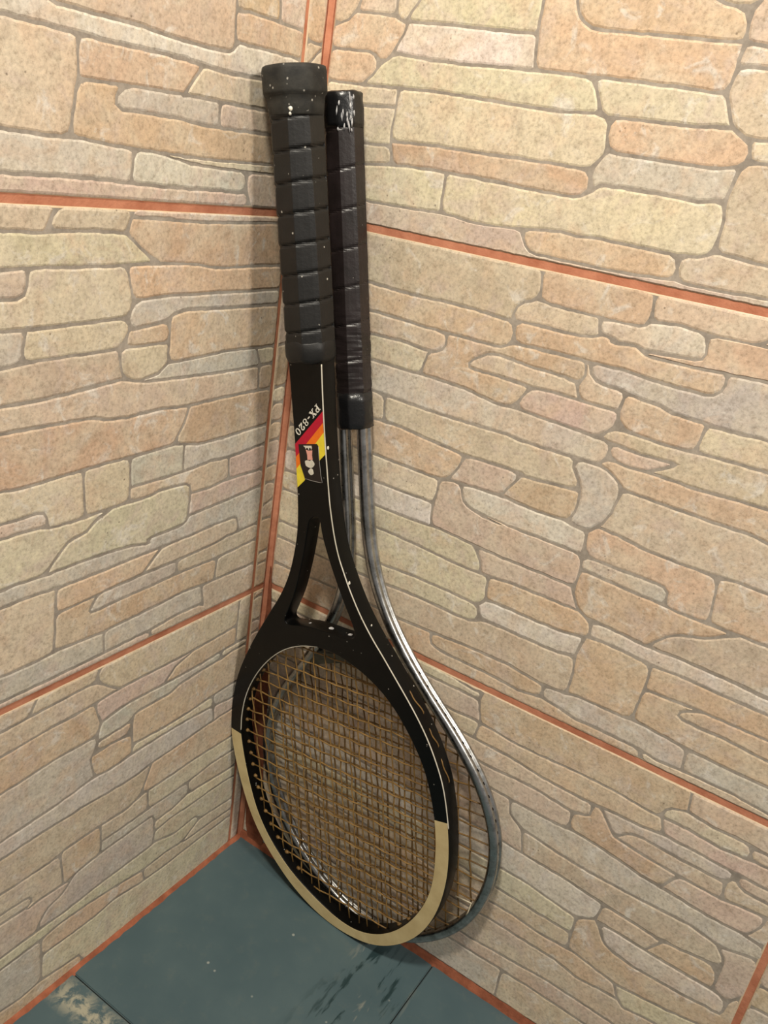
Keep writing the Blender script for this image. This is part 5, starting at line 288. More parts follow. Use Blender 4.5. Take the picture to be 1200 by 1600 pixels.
for side, quad, data in STONES:
    wl = wall_left if side == 'left' else wall_right
    # tile body: rim bevel in cream glaze, face in the grey of the stone joints
    q = [(a * .001, b * .001) for a, b in quad]
    cx = sum(a for a, b in q) / 4; cz = sum(b for a, b in q) / 4
    def ins(p, d): return (p[0] + (d if p[0] < cx else -d), p[1] + (d if p[1] < cz else -d))
    rings = [(q, -0.006), (q, -0.0016), ([ins(p, .0011) for p in q], -0.0010), ([ins(p, .0013) for p in q], -0.0010)]
    vs = [wall_point(side, a, b, d) for ring, d in rings for a, b in ring]
    fs = []; mi = []
    for r in range(3):
        for i in range(4):
            fs.append((r * 4 + i, r * 4 + (i + 1) % 4, r * 4 + 4 + (i + 1) % 4, r * 4 + 4 + i)); mi.append(1)
    fs.append((12, 13, 14, 15)); mi.append(0); fs.append((3, 2, 1, 0)); mi.append(0)
    me = mesh(vs, fs, False, mi)
    bm = bmesh.new(); bm.from_mesh(me); bmesh.ops.recalc_face_normals(bm, faces=bm.faces); bm.to_mesh(me); bm.free()
    tile = link('tile', me, [M['joint'], M['rim']], wl)
    for s in data.split('|'):
        kind = s[0]
        pts = [tuple(int(x) * 1e-4 for x in p.split(',')) for p in s[1:].split()]
        plain_pts = []
        rs = []                                        # ragged edge: a point every 3 mm or so, nudged a little
        for a, b in zip(pts, pts[1:] + pts[:1]):
            k = max(1, int(math.dist(a, b) / 0.0032))
            for i in range(k):
                p = (a[0] + (b[0] - a[0]) * i / k, a[1] + (b[1] - a[1]) * i / k)
                plain_pts.append(p)
                q = Vector((p[0] * 190, p[1] * 190, 0 if side == 'left' else 9))
                rs.append((p[0] + noise.noise(q) * 0.00055, p[1] + noise.noise(q + Vector((0, 0, 4))) * 0.00055))
        pts = rs if simple(rs) else plain_pts
        n = len(pts)
        A = sum(a[0] * b[1] - b[0] * a[1] for a, b in zip(pts, pts[1:] + pts[:1])) / 2
        if A < 0: pts = pts[::-1]
        mu = sum(p[0] for p in pts) / n; mz = sum(p[1] for p in pts) / n
        rnd = random.Random(int(mu * 1e5) * 7 + int(mz * 1e5))
        h = rnd.uniform(0.0000, 0.00015)
        per = sum(math.dist(a, b) for a, b in zip(pts, pts[1:] + pts[:1]))
        edges = list(zip(pts, pts[1:] + pts[:1]))
        def gap(p, skip):
            best = 9
            for k, (a, b) in enumerate(edges):
                dx, dy = b[0] - a[0], b[1] - a[1]; L = dx * dx + dy * dy
                t = 0 if L == 0 else max(0, min(1, ((p[0] - a[0]) * dx + (p[1] - a[1]) * dy) / L))
                best = min(best, math.hypot(p[0] - a[0] - t * dx, p[1] - a[1] - t * dy))
            return best
        def off(d0):
            out = []
            for i in range(n):                        # each corner moves inward, less where the stone is thin
                a, b, c = pts[i - 1], pts[i], pts[(i + 1) % n]
                d1 = Vector((b[0] - a[0], b[1] - a[1])); d2 = Vector((c[0] - b[0], c[1] - b[1]))
                if d1.length < 1e-7 or d2.length < 1e-7: out.append(b); continue
                n1 = Vector((-d1.y, d1.x)).normalized(); n2 = Vector((-d2.y, d2.x)).normalized()
                m = n1 + n2
                m = m * (1 / max(0.6, m.length ** 2 / 2)) if m.length > 1e-6 else n1
                d = d0; q = b
                for _ in range(5):
                    p = (b[0] + m.x * d, b[1] + m.y * d)
                    if gap(p, i) >= 0.85 * d: q = p; break
                    d *= 0.5
                out.append(q)
            return out
        def untangle(r):
            for _ in range(4):
                for i in range(n):
                    j = (i + 1) % n
                    if (r[j][0] - r[i][0]) * (pts[j][0] - pts[i][0]) + (r[j][1] - r[i][1]) * (pts[j][1] - pts[i][1]) < 0:
                        r[i] = r[j] = ((r[i][0] + r[j][0]) / 2, (r[i][1] + r[j][1]) / 2)
            return r
        for f_ in (1.0, 0.6, 0.35, 0.15, 0.0):
            r1 = untangle(off(0.0006 * f_)); r2 = untangle(off(0.0014 * f_))
            if simple(r2) and simple(r1): break
        vs = []
        for ring, d in ((pts, -0.0011), (r1, -0.00088), (r2, h - 0.00075)):
            vs += [Vector(wall_point(side, a - mu, b - mz, d)) for a, b in ring]
        fs = []
        for r in range(2):
            for i in range(n): fs.append((r * n + i, r * n + (i + 1) % n, (r + 1) * n + (i + 1) % n, (r + 1) * n + i))
        fs.append(tuple(range(2 * n, 3 * n)))
        if side == 'left': fs = [f[::-1] for f in fs]
        me = mesh([tuple(v) for v in vs], [f[::-1] for f in fs] if False else fs)
        o = link('stone', me, M['stone'], tile)
        o.location = wall_point(side, mu, mz, 0)
        if kind == '.': kind = rnd.choice('bbbbyoopgp')
        c = PAL[kind]; j = rnd.uniform(-7, 7)
        o.color = lin(tuple(max(0, min(255, x + j + rnd.uniform(-3, 3))) for x in c))
# grout fillets in the corner and along the floor
def fillet(name, pts0, pts1, seg, jit):
    """triangular mortar bead between two end triangles, a little uneven"""
    vs = []; fs = []
    for i in range(seg + 1):
        t = i / seg; w = 1 + random.uniform(-jit, jit)
        c0 = Vector(pts0[0]).lerp(Vector(pts1[0]), t)
        for a, b in zip(pts0, pts1):
            p = Vector(a).lerp(Vector(b), t); vs.append(tuple(c0 + (p - c0) * w))
    for i in range(seg):
        for k in range(3):
            fs.append((i * 3 + k, i * 3 + (k + 1) % 3, i * 3 + 3 + (k + 1) % 3, i * 3 + 3 + k))
    fs += [(2, 1, 0), (seg * 3, seg * 3 + 1, seg * 3 + 2)]
    bm = bmesh.new(); bm.from_mesh(mesh(vs, fs)); o = link(name, bmmesh(bm), M['fillet' if name != 'trim_1' else 'grout'])
    o['kind'] = 'structure'; return o
fillet('trim_1', [(-.0025, .0025, 0), (.0024, .0005, 0), (-.0005, -.0024, 0)], [(-.0025, .0025, .95), (.0024, .0005, .95), (-.0005, -.0024, .95)], 60, 0.14)
fillet('trim_2', [(-.0025, .0, -.001), (.0044, .0, -.001), (-.0005, .0, .0028)], [(-.0025, -.6, -.001), (.0044, -.6, -.001), (-.0005, -.6, .0028)], 110, 0.09)
fillet('trim_3', [(.0, .0025, -.001), (.0, -.0016, -.001), (.0, .0005, .0085)], [(.7, .0025, -.001), (.7, -.0016, -.001), (.7, .0005, .0085)], 110, 0.09)
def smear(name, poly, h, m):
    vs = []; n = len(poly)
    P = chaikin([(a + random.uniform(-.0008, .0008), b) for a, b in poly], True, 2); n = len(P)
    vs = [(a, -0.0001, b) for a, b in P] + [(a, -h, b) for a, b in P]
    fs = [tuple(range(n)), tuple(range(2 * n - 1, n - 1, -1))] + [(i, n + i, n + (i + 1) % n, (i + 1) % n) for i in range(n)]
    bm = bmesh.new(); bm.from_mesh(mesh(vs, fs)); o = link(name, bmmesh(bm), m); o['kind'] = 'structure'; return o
smear('trim_4', [(.0008, .0005), (.030, .0005), (.029, .02), (.026, .042), (.0215, .066), (.019, .1), (.0165, .14), (.0135, .19), (.0095, .235), (.006, .268), (.003, .30), (.0008, .30)], 0.0005, M['rust_shaded'])
floor = link('floor', boxme(-0.05, -0.8, -0.03, 0.72, 0.05, -0.0012), M['gap']); floor['kind'] = 'structure'
xs = [-0.004, 0.2247, 0.5247, 0.72]; ys = [0.004, -0.1982, -0.4982, -0.8]
for i in range(3):
    for j in range(3):
        gx0 = 0.0005; bm = bmesh.new(); bm.from_mesh(boxme(xs[i] + gx0, ys[j + 1] + gx0, -0.008, xs[i + 1] - gx0, ys[j] - gx0, 0.0))
        bmesh.ops.bevel(bm, geom=[e for e in bm.edges if all(v.co.z > -0.001 for v in e.verts)], offset=0.0007, segments=2, affect='EDGES')
        link('floor_tile', bmmesh(bm), M['floor'], floor)

# ------------------------------------------------------------------ rackets
def thing(name, label, cat, mat, group=None):
    o = D.objects.new(name, None); COL.objects.link(o); o.matrix_world = Matrix(mat); o.empty_display_size = 0.03
    o['label'] = label; o['category'] = cat
    if group: o['group'] = group
    return o
def crossing(poly, axis, val):
    """where a line v=val (axis 0) or u=val (axis 1) meets a closed polygon"""
    r = []
    for a, b in zip(poly, poly[1:] + poly[:1]):
        if (a[axis] - val) * (b[axis] - val) < 0:
            t = (val - a[axis]) / (b[axis] - a[axis]); r.append(a[1 - axis] + t * (b[1 - axis] - a[1 - axis]))
    return (min(r), max(r)) if len(r) > 1 else None
def string_bed(root, oval, mains, crosses, nz, reach, rad, mat, jit, seed):
    rnd = random.Random(seed)
    mv = [v + rnd.uniform(-jit, jit) for v in mains]; cu = [u + rnd.uniform(-jit, jit) for u in crosses]
    sk = [rnd.uniform(-jit, jit) * 0.8 for _ in mv]; sc = [rnd.uniform(-jit, jit) * 0.8 for _ in cu]
    for i, v in enumerate(mv):
        lo, hi = crossing(oval, 0, v)
        pts = [(v + sk[i], lo - reach, nz)]
        for j, u in enumerate(cu):
            if lo + 3 < u < hi - 3: pts.append((v + sk[i] * (1 - 2 * (u - lo) / (hi - lo)) + rnd.uniform(-.35, .35), u, nz + (0.62 if (i + j) % 2 else -0.62)))
        pts.append((v - sk[i], hi + reach, nz))
        link('main_string', tube([tuple(c * .001 for c in p) for p in pts], rad * .001, 5), mat, root)
    for j, u in enumerate(cu):
        lo, hi = crossing(oval, 1, u)
        pts = [(lo - reach, u + sc[j], nz)]
        for i, v in enumerate(mv):
            if lo + 3 < v < hi - 3: pts.append((v, u + sc[j] * (1 - 2 * (v - lo) / (hi - lo)) + rnd.uniform(-.35, .35), nz + (-0.62 if (i + j) % 2 else 0.62)))
        pts.append((hi + reach, u - sc[j], nz))
        link('cross_string', tube([tuple(c * .001 for c in p) for p in pts], rad * .001, 5), mat, root)
    return mv, cu
def grip_mesh(v0, n0, u0, u1, a, b, pitch, depth, ease=0.0, wrinkle=None, step=1.1, lift=0.0, rot=0.0):
    """eight-sided handle, wound with a strip whose turns overlap like scales"""
    prof = []
    for k in range(8):
        for t in (-0.97, -0.5, 0.0, 0.5, 0.97):
            a0 = math.pi / 4 * k + math.pi / 8 * t + rot
            r = math.cos(math.pi / 8) / math.cos(math.pi / 8 * t) if abs(t) < 0.9 else math.cos(math.pi / 8) / math.cos(math.pi / 8 * 0.9)
            prof.append((a0, r / math.cos(math.pi / 8)))
    n = int((u1 - u0) / step); vs = []; fs = []; m = len(prof)
    for i in range(n + 1):
        u = u0 + (u1 - u0) * i / n
        for a0, r in prof:
            ph = ((u - u0) / pitch + a0 / (2 * math.pi) * 0.6) % 1.0
            d = min(ph, 1 - ph) * pitch
            s = 1 - depth * math.exp(-(d / 1.1) ** 2) + 0.022 * (0.5 - ph)
            if wrinkle:
                s += wrinkle(u, a0)
            e = min(1, (u - u0) / 2.0 + 0.75, (u1 - u) / 2.0 + 0.8)
            s *= e
            vs.append(((v0 + a * r * math.cos(a0) * s) * .001, u * .001, (n0 + b * r * math.sin(a0) * s) * .001))
    for i in range(n):
        for k in range(m): fs.append((i * m + k, i * m + (k + 1) % m, (i + 1) * m + (k + 1) % m, (i + 1) * m + k))
    fs.append(tuple(range(m))[::-1]); fs.append(tuple(n * m + k for k in range(m)))
    bm = bmesh.new(); bm.from_mesh(mesh(vs, fs)); me = bmmesh(bm)
    return me
def lathe8(v0, n0, rows, sides=8, sub=5, power=0.0):
    """rounded eight-sided solid along u; rows of (u, half width, half depth)"""
    vs = []; fs = []; m = sides * sub
    for u, a, b in rows:
        for k in range(m):
            a0 = 2 * math.pi * k / m + math.pi / 8
            t = ((k % sub) / sub - 0.5 + 0.0) * 2
            loc = (a0 + math.pi / 8) % (math.pi / 4) - math.pi / 8
            r = 0.5 * (1 / math.cos(loc)) + 0.5 * 1.03
            vs.append(((v0 + a * r * math.cos(a0)) * .001, u * .001, (n0 + b * r * math.sin(a0)) * .001))
    for i in range(len(rows) - 1):
        for k in range(m): fs.append((i * m + k, i * m + (k + 1) % m, (i + 1) * m + (k + 1) % m, (i + 1) * m + k))
    fs.append(tuple(range(m))[::-1]); fs.append(tuple((len(rows) - 1) * m + k for k in range(m)))
    bm = bmesh.new(); bm.from_mesh(mesh(vs, fs)); me = bmmesh(bm, True)
    return me

# ---- the black wooden racket in front
front = thing('tennis_racket', 'black wooden tennis racket with cream head tip and striped shaft, in front', 'racket', ((0.982923, -0.177127, -0.049885, 0.143933), (-0.061155, -0.058742, -0.996398, -0.026032), (0.173558, 0.982433, -0.068571, 0.000316), (0, 0, 0, 1)), 'old rackets in the corner')
OUT = [(14.6, 524), (14.0, 504.8), (13.2, 473.5), (13.3, 448.1), (13.7, 431.4), (14.2, 408.6), (15.2, 396.1), (17, 380.2), (20, 365.5), (24.4, 353.2), (29.2, 340.6), (37.7, 322.9), (48.0, 306.8), (57.4, 294.8), (66.1, 282.8), (77.6, 267.2), (87.1, 253.3), (95.5, 238.7), (102.5, 222.3), (108, 205.6), (111, 188), (113, 166.8), (113.6, 142.5), (111.7, 119.1), (106.4, 94.3), (98.4, 71.6), (86.1, 48.9), (69.1, 28.7), (50, 13.7), (31, 4.6), (10, 1.2), (-11.8, 2.0), (-34.9, 8.9), (-57.5, 22.3), (-76.1, 40.6), (-91.1, 59.6), (-101.6, 80), (-109, 104), (-114, 130), (-116.4, 150), (-116.6, 168), (-114.2, 185), (-109.2, 205.4), (-99.6, 231.4), (-80.6, 264.3), (-57.2, 298), (-40.1, 321.2), (-29.4, 342.4), (-23.1, 361.3), (-19.2, 376.2), (-16.8, 394.4), (-15.9, 413), (-15.1, 444.1), (-15.4, 468), (-15.7, 492.1), (-16.2, 524)]
INN = [(-104, 170.6), (-101.2, 187.4), (-93.6, 210), (-81.4, 231.3), (-65.2, 251.7), (-45.5, 269), (-25.9, 279.2), (-6.2, 283.9), (13.8, 283.2), (33.9, 276.9), (52.6, 266.6), (66.3, 254.1), (77.4, 238.9), (86.8, 223), (93.4, 206.7), (97.5, 189.3), (100, 173), (101.3, 155.8), (101, 138.7), (99, 115.2), (94.3, 94.2), (85, 72.4), (72.2, 51.6), (55.1, 32.3), (37, 19.5), (20.1, 13.4), (5, 12.6), (-10.8, 15.8), (-33.6, 25.1), (-55.7, 38.3), (-71.8, 54), (-84.6, 72), (-93.7, 92.5), (-99.2, 118.4), (-102.6, 143.6)]
THR = [(-4.8, 390.2), (-0.2, 393.4), (3.3, 392.3), (4.5, 388), (5.4, 379.2), (10.1, 362.6), (16.5, 344.6), (24.4, 325.8), (30.6, 311.9), (32.4, 304.3), (27.8, 300.4), (16.6, 299.2), (2.2, 299.8), (-12, 299.3), (-25.5, 297.0), (-36.5, 294.3), (-39.8, 298), (-34.7, 307.5), (-26.5, 323), (-20, 340.9), (-13.5, 360.9), (-9, 378.3), (-7, 386.3)]
OUTs, INNs, THRs = chaikin(OUT, True, 2), chaikin(INN, True, 2), chaikin(THR, True, 2)
TH = 14.5
fr = link('frame', cut_out([OUTs, INNs, THRs], TH / 2, 0.7, -TH / 2), M['black'], front)
# cream veneer on the face of the lower half of the head
def head_angle(p): return math.atan2(p[1] - 150, p[0])
def at_angle(poly, a):
    best = None
    d = (math.cos(a), math.sin(a))
    for p, q in zip(poly, poly[1:] + poly[:1]):
        px, py, qx, qy = p[0], p[1] - 150, q[0], q[1] - 150
        ex, ey = qx - px, qy - py; den = d[0] * ey - d[1] * ex
        if abs(den) < 1e-9: continue
        s = (px * ey - py * ex) / den; t = (px * d[1] - py * d[0]) / den
        if s > 0 and -1e-6 <= t <= 1 + 1e-6 and (best is None or s > best): best = s
    return (d[0] * best, d[1] * best + 150)
a0, a1 = math.atan2(167.8 - 150, -110) , math.atan2(170.5 - 150, 106)
a0 = a0 if a0 > 0 else a0 + 2 * math.pi
NA = 120; vs = []; fs = []
for i in range(NA + 1):
    a = a0 + (a1 + 2 * math.pi - a0) * i / NA
    o_, i_ = at_angle(OUTs, a), at_angle(INNs, a)
    w = math.dist(o_, i_); ux, uy = (i_[0] - o_[0]) / w, (i_[1] - o_[1]) / w
    for f_, n_ in ((0.25, -0.7), (0.45, 0.14), (w - 0.5, 0.14), (w - 0.3, -0.7)):
        vs.append(((o_[0] + ux * f_) * .001, (o_[1] + uy * f_) * .001, n_ * .001))
for i in range(NA):
    for k in range(3): fs.append((i * 4 + k, i * 4 + k + 1, i * 4 + k + 5, i * 4 + k + 4))
fs += [(3, 2, 1, 0), (NA * 4, NA * 4 + 1, NA * 4 + 2, NA * 4 + 3)]
bm = bmesh.new(); bm.from_mesh(mesh(vs, fs)); o = link('head_tip_veneer', bmmesh(bm), M['cream'], front); o['label'] = 'cream painted lower half of the head'
# pale pinstripes on the edges
def sub_path(poly, i0, i1): return poly[i0:i1 + 1]
def stripe(pts, shift):
    P = []
    pts = chaikin(pts, False, 2)
    link('pinstripe', tube([(x * .001, y * .001, -0.45 * .001) for x, y in pts], 0.00052, 5), M['pin'], front)
stripe([(13.75, 505)] + [(x - 0.25, y) for x, y in OUT[2:22]], 0)
stripe([(x - 0.1, y) for x, y in INN[0:8]], 0)
# strings
FMAIN = [(i - 8.5) * 10.7 - 1.2 for i in range(18)]
FCROSS = [26 + i * 11.75 for i in range(21)] + [272.0]
string_bed(front, INNs, FMAIN, FCROSS, -TH / 2, 3.0, 0.66, M['gut'], 0.9, 5)
# the strings' loops lying along the outside of the head
for ua, ub in ((270, 252), (244, 228), (222, 200)):
    pts = []
    for t in range(9):
        u = ua + (ub - ua) * t / 8
        lo, hi = crossing(OUTs, 1, u)
        pts.append(((hi + (0.3 if 0 < t < 8 else -1.0)) * .001, u * .001, (-TH / 2 + 1.2 * math.sin(t * 0.7)) * .001))
    link('string_loop', tube(pts, 0.00055, 5), M['gut2'], front)
# grommet mouths inside the head
gm = []
for u in FCROSS[1:-1]:
    lo, hi = crossing(INNs, 1, u)
    for e, sg in ((lo, 1), (hi, -1)):
        gm.append(tube([((e - sg * 1) * .001, u * .001, -TH / 2 * .001), ((e + sg * 1.2) * .001, u * .001, -TH / 2 * .001), ((e + sg * 2.6) * .001, u * .001, -TH / 2 * .001)], lambda i: (0.0019, 0.0016, 0.0007)[i], 7))
o = link('grommets', join_meshes(gm), M['gut2'], front); o['kind'] = 'stuff'
for v, u in ((-18, 297.9), (3, 299.9), (22, 299.9)):
    bm = bmesh.new(); bmesh.ops.create_uvsphere(bm, u_segments=12, v_segments=8, radius=1)
    for x in bm.verts: x.co = Vector(((v + x.co.x * 2.6) * .001, (u - 0.9 + x.co.y * 1.5) * .001, (-TH / 2 + x.co.z * 2.0) * .001))
    link('bridge_rivet', bmmesh(bm, True), M['scuff'], front)
# grip
GV, GN = -1.4, -7.6
gr = link('grip', grip_mesh(GV, GN, 510.5, 668, 16.6, 16.6, 18.6, 0.075, step=1.0), M['rubber'], front)
rows = [(658, 16.2, 16.2), (659, 16.9, 16.9), (665, 17.6, 17.6), (669.5, 18.2, 18.2), (670.5, 19.3, 19.3), (672, 19.7, 19.7), (683.5, 19.9, 19.9), (685.4, 19.5, 19.5), (686.2, 18.0, 18.0), (685.8, 14, 14), (685.6, 6, 6)]
link('butt_cap', lathe8(GV, GN, rows), M['cap'], front)
rows = [(505.6, 14.6, 14.6), (506.4, 16.0, 16.0), (509, 17.0, 17.0), (514, 17.2, 17.2), (519, 16.9, 16.9), (520, 16.2, 16.2)]
me = lathe8(GV, GN, rows)
for v in me.vertices:
    v.co.y += 0.0012 * noise.noise(Vector((v.co.x * 160, v.co.z * 160, 0)))
link('grip_collar', me, M['rubber'], front)
# printed stripes, lettering and the sticker on the shaft
for nm, q, m, lb in (('colour_stripe', [(-14.9, 445.6), (-14.9, 436.0), (12.6, 464.6), (12.9, 472.7)], 'red', 'red stripe'),
                 ('colour_stripe', [(-14.9, 436.0), (-15.2, 427.0), (12.7, 457.6), (12.6, 464.6)], 'orange', 'orange stripe'),
                 ('colour_stripe', [(-15.2, 427.0), (-15.3, 412.9), (-8.6, 418.8), (8.4, 437.6), (12.9, 441.8), (12.7, 457.6)], 'yellow', 'yellow stripe')):
    o = link(nm, plate(q, -0.1, 0.1), M[m], front); o['label'] = lb
def glyph(ch):
    R = []
    def st(x0, y0, x1, y1, w):
        dx, dy = x1 - x0, y1 - y0; L = math.hypot(dx, dy); nx, ny = -dy / L * w / 2, dx / L * w / 2
        R.append([(x0 + nx, y0 + ny), (x0 - nx, y0 - ny), (x1 - nx, y1 - ny), (x1 + nx, y1 + ny)])
    def pl(p, w):
        for a, b in zip(p[:-1], p[1:]): st(a[0], a[1], b[0], b[1], w)
    def ring(cx, cy, rx, ry, tx, ty, n=20):
        for i in range(n):
            a, b = 2 * math.pi * i / n, 2 * math.pi * (i + 1) / n
            R.append([(cx + rx * math.cos(a), cy + ry * math.sin(a)), (cx + rx * math.cos(b), cy + ry * math.sin(b)), (cx + (rx - tx) * math.cos(b), cy + (ry - ty) * math.sin(b)), (cx + (rx - tx) * math.cos(a), cy + (ry - ty) * math.sin(a))])
    if ch == 'P':
        st(.27, 0, .27, 1, .24); st(.03, .05, .55, .05, .1); st(.03, .95, .6, .95, .1)
        pl([(.55, .95), (.78, .9), (.86, .75), (.78, .55), (.55, .48)], .17); st(.3, .47, .6, .47, .1)
    elif ch == 'X':
        st(.14, .97, .86, .03, .26); st(.84, .97, .16, .03, .11)
        for x, y in ((.18, .95), (.8, .95), (.18, .05), (.8, .05)): st(x - .2, y, x + .2, y, .1)
    elif ch == '-': st(.12, .42, .62, .42, .16)
    elif ch == '8': ring(.5, .74, .36, .26, .17, .09); ring(.5, .27, .42, .28, .19, .09)
    elif ch == '2':
        pl([(.14, .7), (.2, .88), (.5, .95), (.74, .84), (.76, .66), (.6, .46), (.3, .22), (.14, .09)], .17); st(.1, .09, .86, .09, .18); st(.8, .08, .86, .3, .1); ring(.22, .7, .13, .13, .13, .13, 10)
    elif ch == '0': ring(.5, .5, .42, .51, .2, .1, 24)
    return R
ts, lh = (7.7, 477.6), 5.1
dx, dy = -math.sqrt(.5), -math.sqrt(.5); upx, upy = math.sqrt(.5), -math.sqrt(.5)
pos = 0.0; bm = bmesh.new()
for ch, adv in zip('PX-820', (5.5, 6.0, 4.1, 5.4, 5.4, 5.4)):
    for poly in glyph(ch):
        P = []
        for x, y in poly:
            a, b = pos + x * lh * 1.0, y * lh
            P.append((ts[0] + dx * a + upx * b, ts[1] + dy * a + upy * b))
        me = plate(P, -0.1, 0.13); bm.from_mesh(me); D.meshes.remove(me)
    pos += adv
o = link('lettering', bmmesh(bm), M['white'], front); o['label'] = 'white slab serif lettering PX-820'
SK = [(-11.4, 446), (6.0, 448.6), (7.4, 447), (7.2, 438.8), (8.0, 425.6), (9.0, 420.8), (7.8, 420.4), (-0.4, 420.6), (-7.4, 421.2), (-10.7, 430.6)]
sk = link('sticker', plate(SK, 0.05, 0.32), M['sticker'], front); sk['label'] = 'small dark peeling sticker with pale blots'
edge = [(x * .001, y * .001, 0.0003) for x, y in ((7.4, 447), (7.3, 438.8), (8.1, 425.6), (9.1, 420.6), (7.0, 420.3), (-0.4, 420.4), (-7.6, 421.0))]
link('sticker_edge', tube(edge, 0.00022, 5), M['greyedge'], sk)
for poly, m in (([(-6.8, 445.6), (1.0, 446.6), (1.3, 445.2), (0.6, 443.6), (0.0, 445.0), (-1.2, 444.8), (-1.8, 442.9), (-2.6, 444.6), (-4.0, 444.4), (-4.6, 443.2), (-5.2, 444.6)], 'ivory'),
                ([(-4.6, 443.0), (-2.2, 442.6), (1.5, 443.4), (1.0, 439.5), (1.3, 436.4), (-3.6, 435.6), (-3.6, 439.4)], 'pink')):
    link('sticker_blot', plate(poly, 0.25, 0.42), M[m], sk)
def blob(cx, cy, rx, ry, sd): return [(cx + rx * math.cos(a) * (1 + .13 * math.sin(3 * a + sd)), cy + ry * math.sin(a) * (1 + .13 * math.cos(2 * a + sd))) for a in [i * math.pi / 9 for i in range(18)]]
for c in (blob(-2.2, 432.6, 4.2, 2.8, 1), blob(0.6, 433.6, 2.0, 2.4, 2), blob(-0.9, 427.2, 2.5, 2.3, 4)):
    link('sticker_blot', plate(c, 0.25, 0.40 + random.random() * .04), M['ivory'], sk)
# paint splashes on the right side of the shaft
for u, r1, r2, n_ in ((446.0, 1.0, 1.4, -3.0), (345.5, 1.2, 1.9, -2.2), (314.0, 0.8, 1.2, -6)):
    lo, hi = crossing(OUTs, 1, u)
    bm = bmesh.new(); bmesh.ops.create_uvsphere(bm, u_segments=12, v_segments=8, radius=1)
    for x in bm.verts: x.co = Vector(((hi + x.co.x * 0.3) * .001, (u + x.co.y * r2) * .001, (n_ + x.co.z * r1) * .001))
    link('paint_spot', bmmesh(bm, True), M['white'], front)

for v, u, n_, r in ((7.2, 661.5, 7.4, 1.7), (6.6, 658.8, 7.6, 1.2)):
    bm = bmesh.new(); bmesh.ops.create_uvsphere(bm, u_segments=12, v_segments=8, radius=1)
    for x in bm.verts: x.co = Vector(((v + x.co.x * r * .8) * .001, (u + x.co.y * r) * .001, (n_ + x.co.z * r * .8 - .3) * .001))
    link('paint_spot', bmmesh(bm, True), M['white'], front)

# ---- the steel racket behind it
back = thing('tennis_racket', 'steel tube tennis racket with black taped grip, leaning behind the black one', 'racket', ((0.979326, -0.197393, -0.044234, 0.168880), (-0.049502, -0.021835, -0.998535, -0.007783), (0.196139, 0.980081, -0.031155, 0.001798), (0, 0, 0, 1)), 'old rackets in the corner')
HW = [(458, 9.2), (420, 9.2), (385, 9.4), (365, 10.6), (345, 13.4), (322, 20.0), (300, 30.0), (278, 43.5), (257, 59), (238, 75), (221, 88.5), (201, 101.5), (180, 111), (157, 116.6), (135, 117.4), (112, 114), (92, 107.5), (75, 99.6), (58, 88.6), (42, 74.5), (27, 56.5), (14.5, 35.5), (7.5, 16)]
def lean(u): return -3.6 * max(0, min(1, (u - 250) / 150))       # the arms sit a touch to the left of the head's middle
path = [(w + lean(u), u) for u, w in HW] + [(0, 5.6)] + [(-w + lean(u), u) for u, w in HW[::-1]]
path = chaikin([(path[0][0], 474)] + path + [(path[-1][0], 474)], False, 3)
Q = [path[0]]                                        # even spacing along the tube
for a, b in zip(path[:-1], path[1:]):
    if math.dist(Q[-1], b) >= 1.6: Q.append(b)
path = Q + [path[-1]]
NB = -1.9                                            # centre of the double tube, millimetres off the plane
prof = []
for i in range(48):
    a = 2 * math.pi * (i + 0.5) / 48; n_ = 5.9 * math.sin(a)
    w_ = 4.2 * math.sqrt(max(0.0, 1 - ((abs(n_) - 2.7) / 3.3) ** 2)) if abs(n_) > 2.7 else 4.2 - 1.7 * math.cos(n_ / 2.7 * math.pi / 2) ** 2
    prof.append((math.copysign(max(w_, 0.05), math.cos(a)), n_))
vs = []; fs = []; m = len(prof); n = len(path)
for i in range(n):
    a, b = path[max(i - 1, 0)], path[min(i + 1, n - 1)]
    t = Vector((b[0] - a[0], b[1] - a[1])).normalized(); o_ = Vector((-t.y, t.x))
    for w_, n_ in prof: vs.append(((path[i][0] + o_.x * w_) * .001, (path[i][1] + o_.y * w_) * .001, (NB + n_) * .001))
for i in range(n - 1):
    for k in range(m): fs.append((i * m + k, i * m + (k + 1) % m, (i + 1) * m + (k + 1) % m, (i + 1) * m + k))
fs.append(tuple(range(m))[::-1]); fs.append(tuple((n - 1) * m + k for k in range(m)))
bm = bmesh.new(); bm.from_mesh(mesh(vs, fs)); link('frame', bmmesh(bm, True), M['steel'], back)
OV = [p for p in path if p[1] < 262]
inner_b = [(x * (1 - 4.0 / max(20, math.hypot(x, y - 140))), 140 + (y - 140) * (1 - 4.0 / max(20, math.hypot(x, y - 140)))) for x, y in OV]
arch = [(-56 + 112 * i / 14, 257 + 10.5 * math.sin(math.pi * i / 14)) for i in range(15)]
ovalb = inner_b + [(x, y - 4) for x, y in arch]
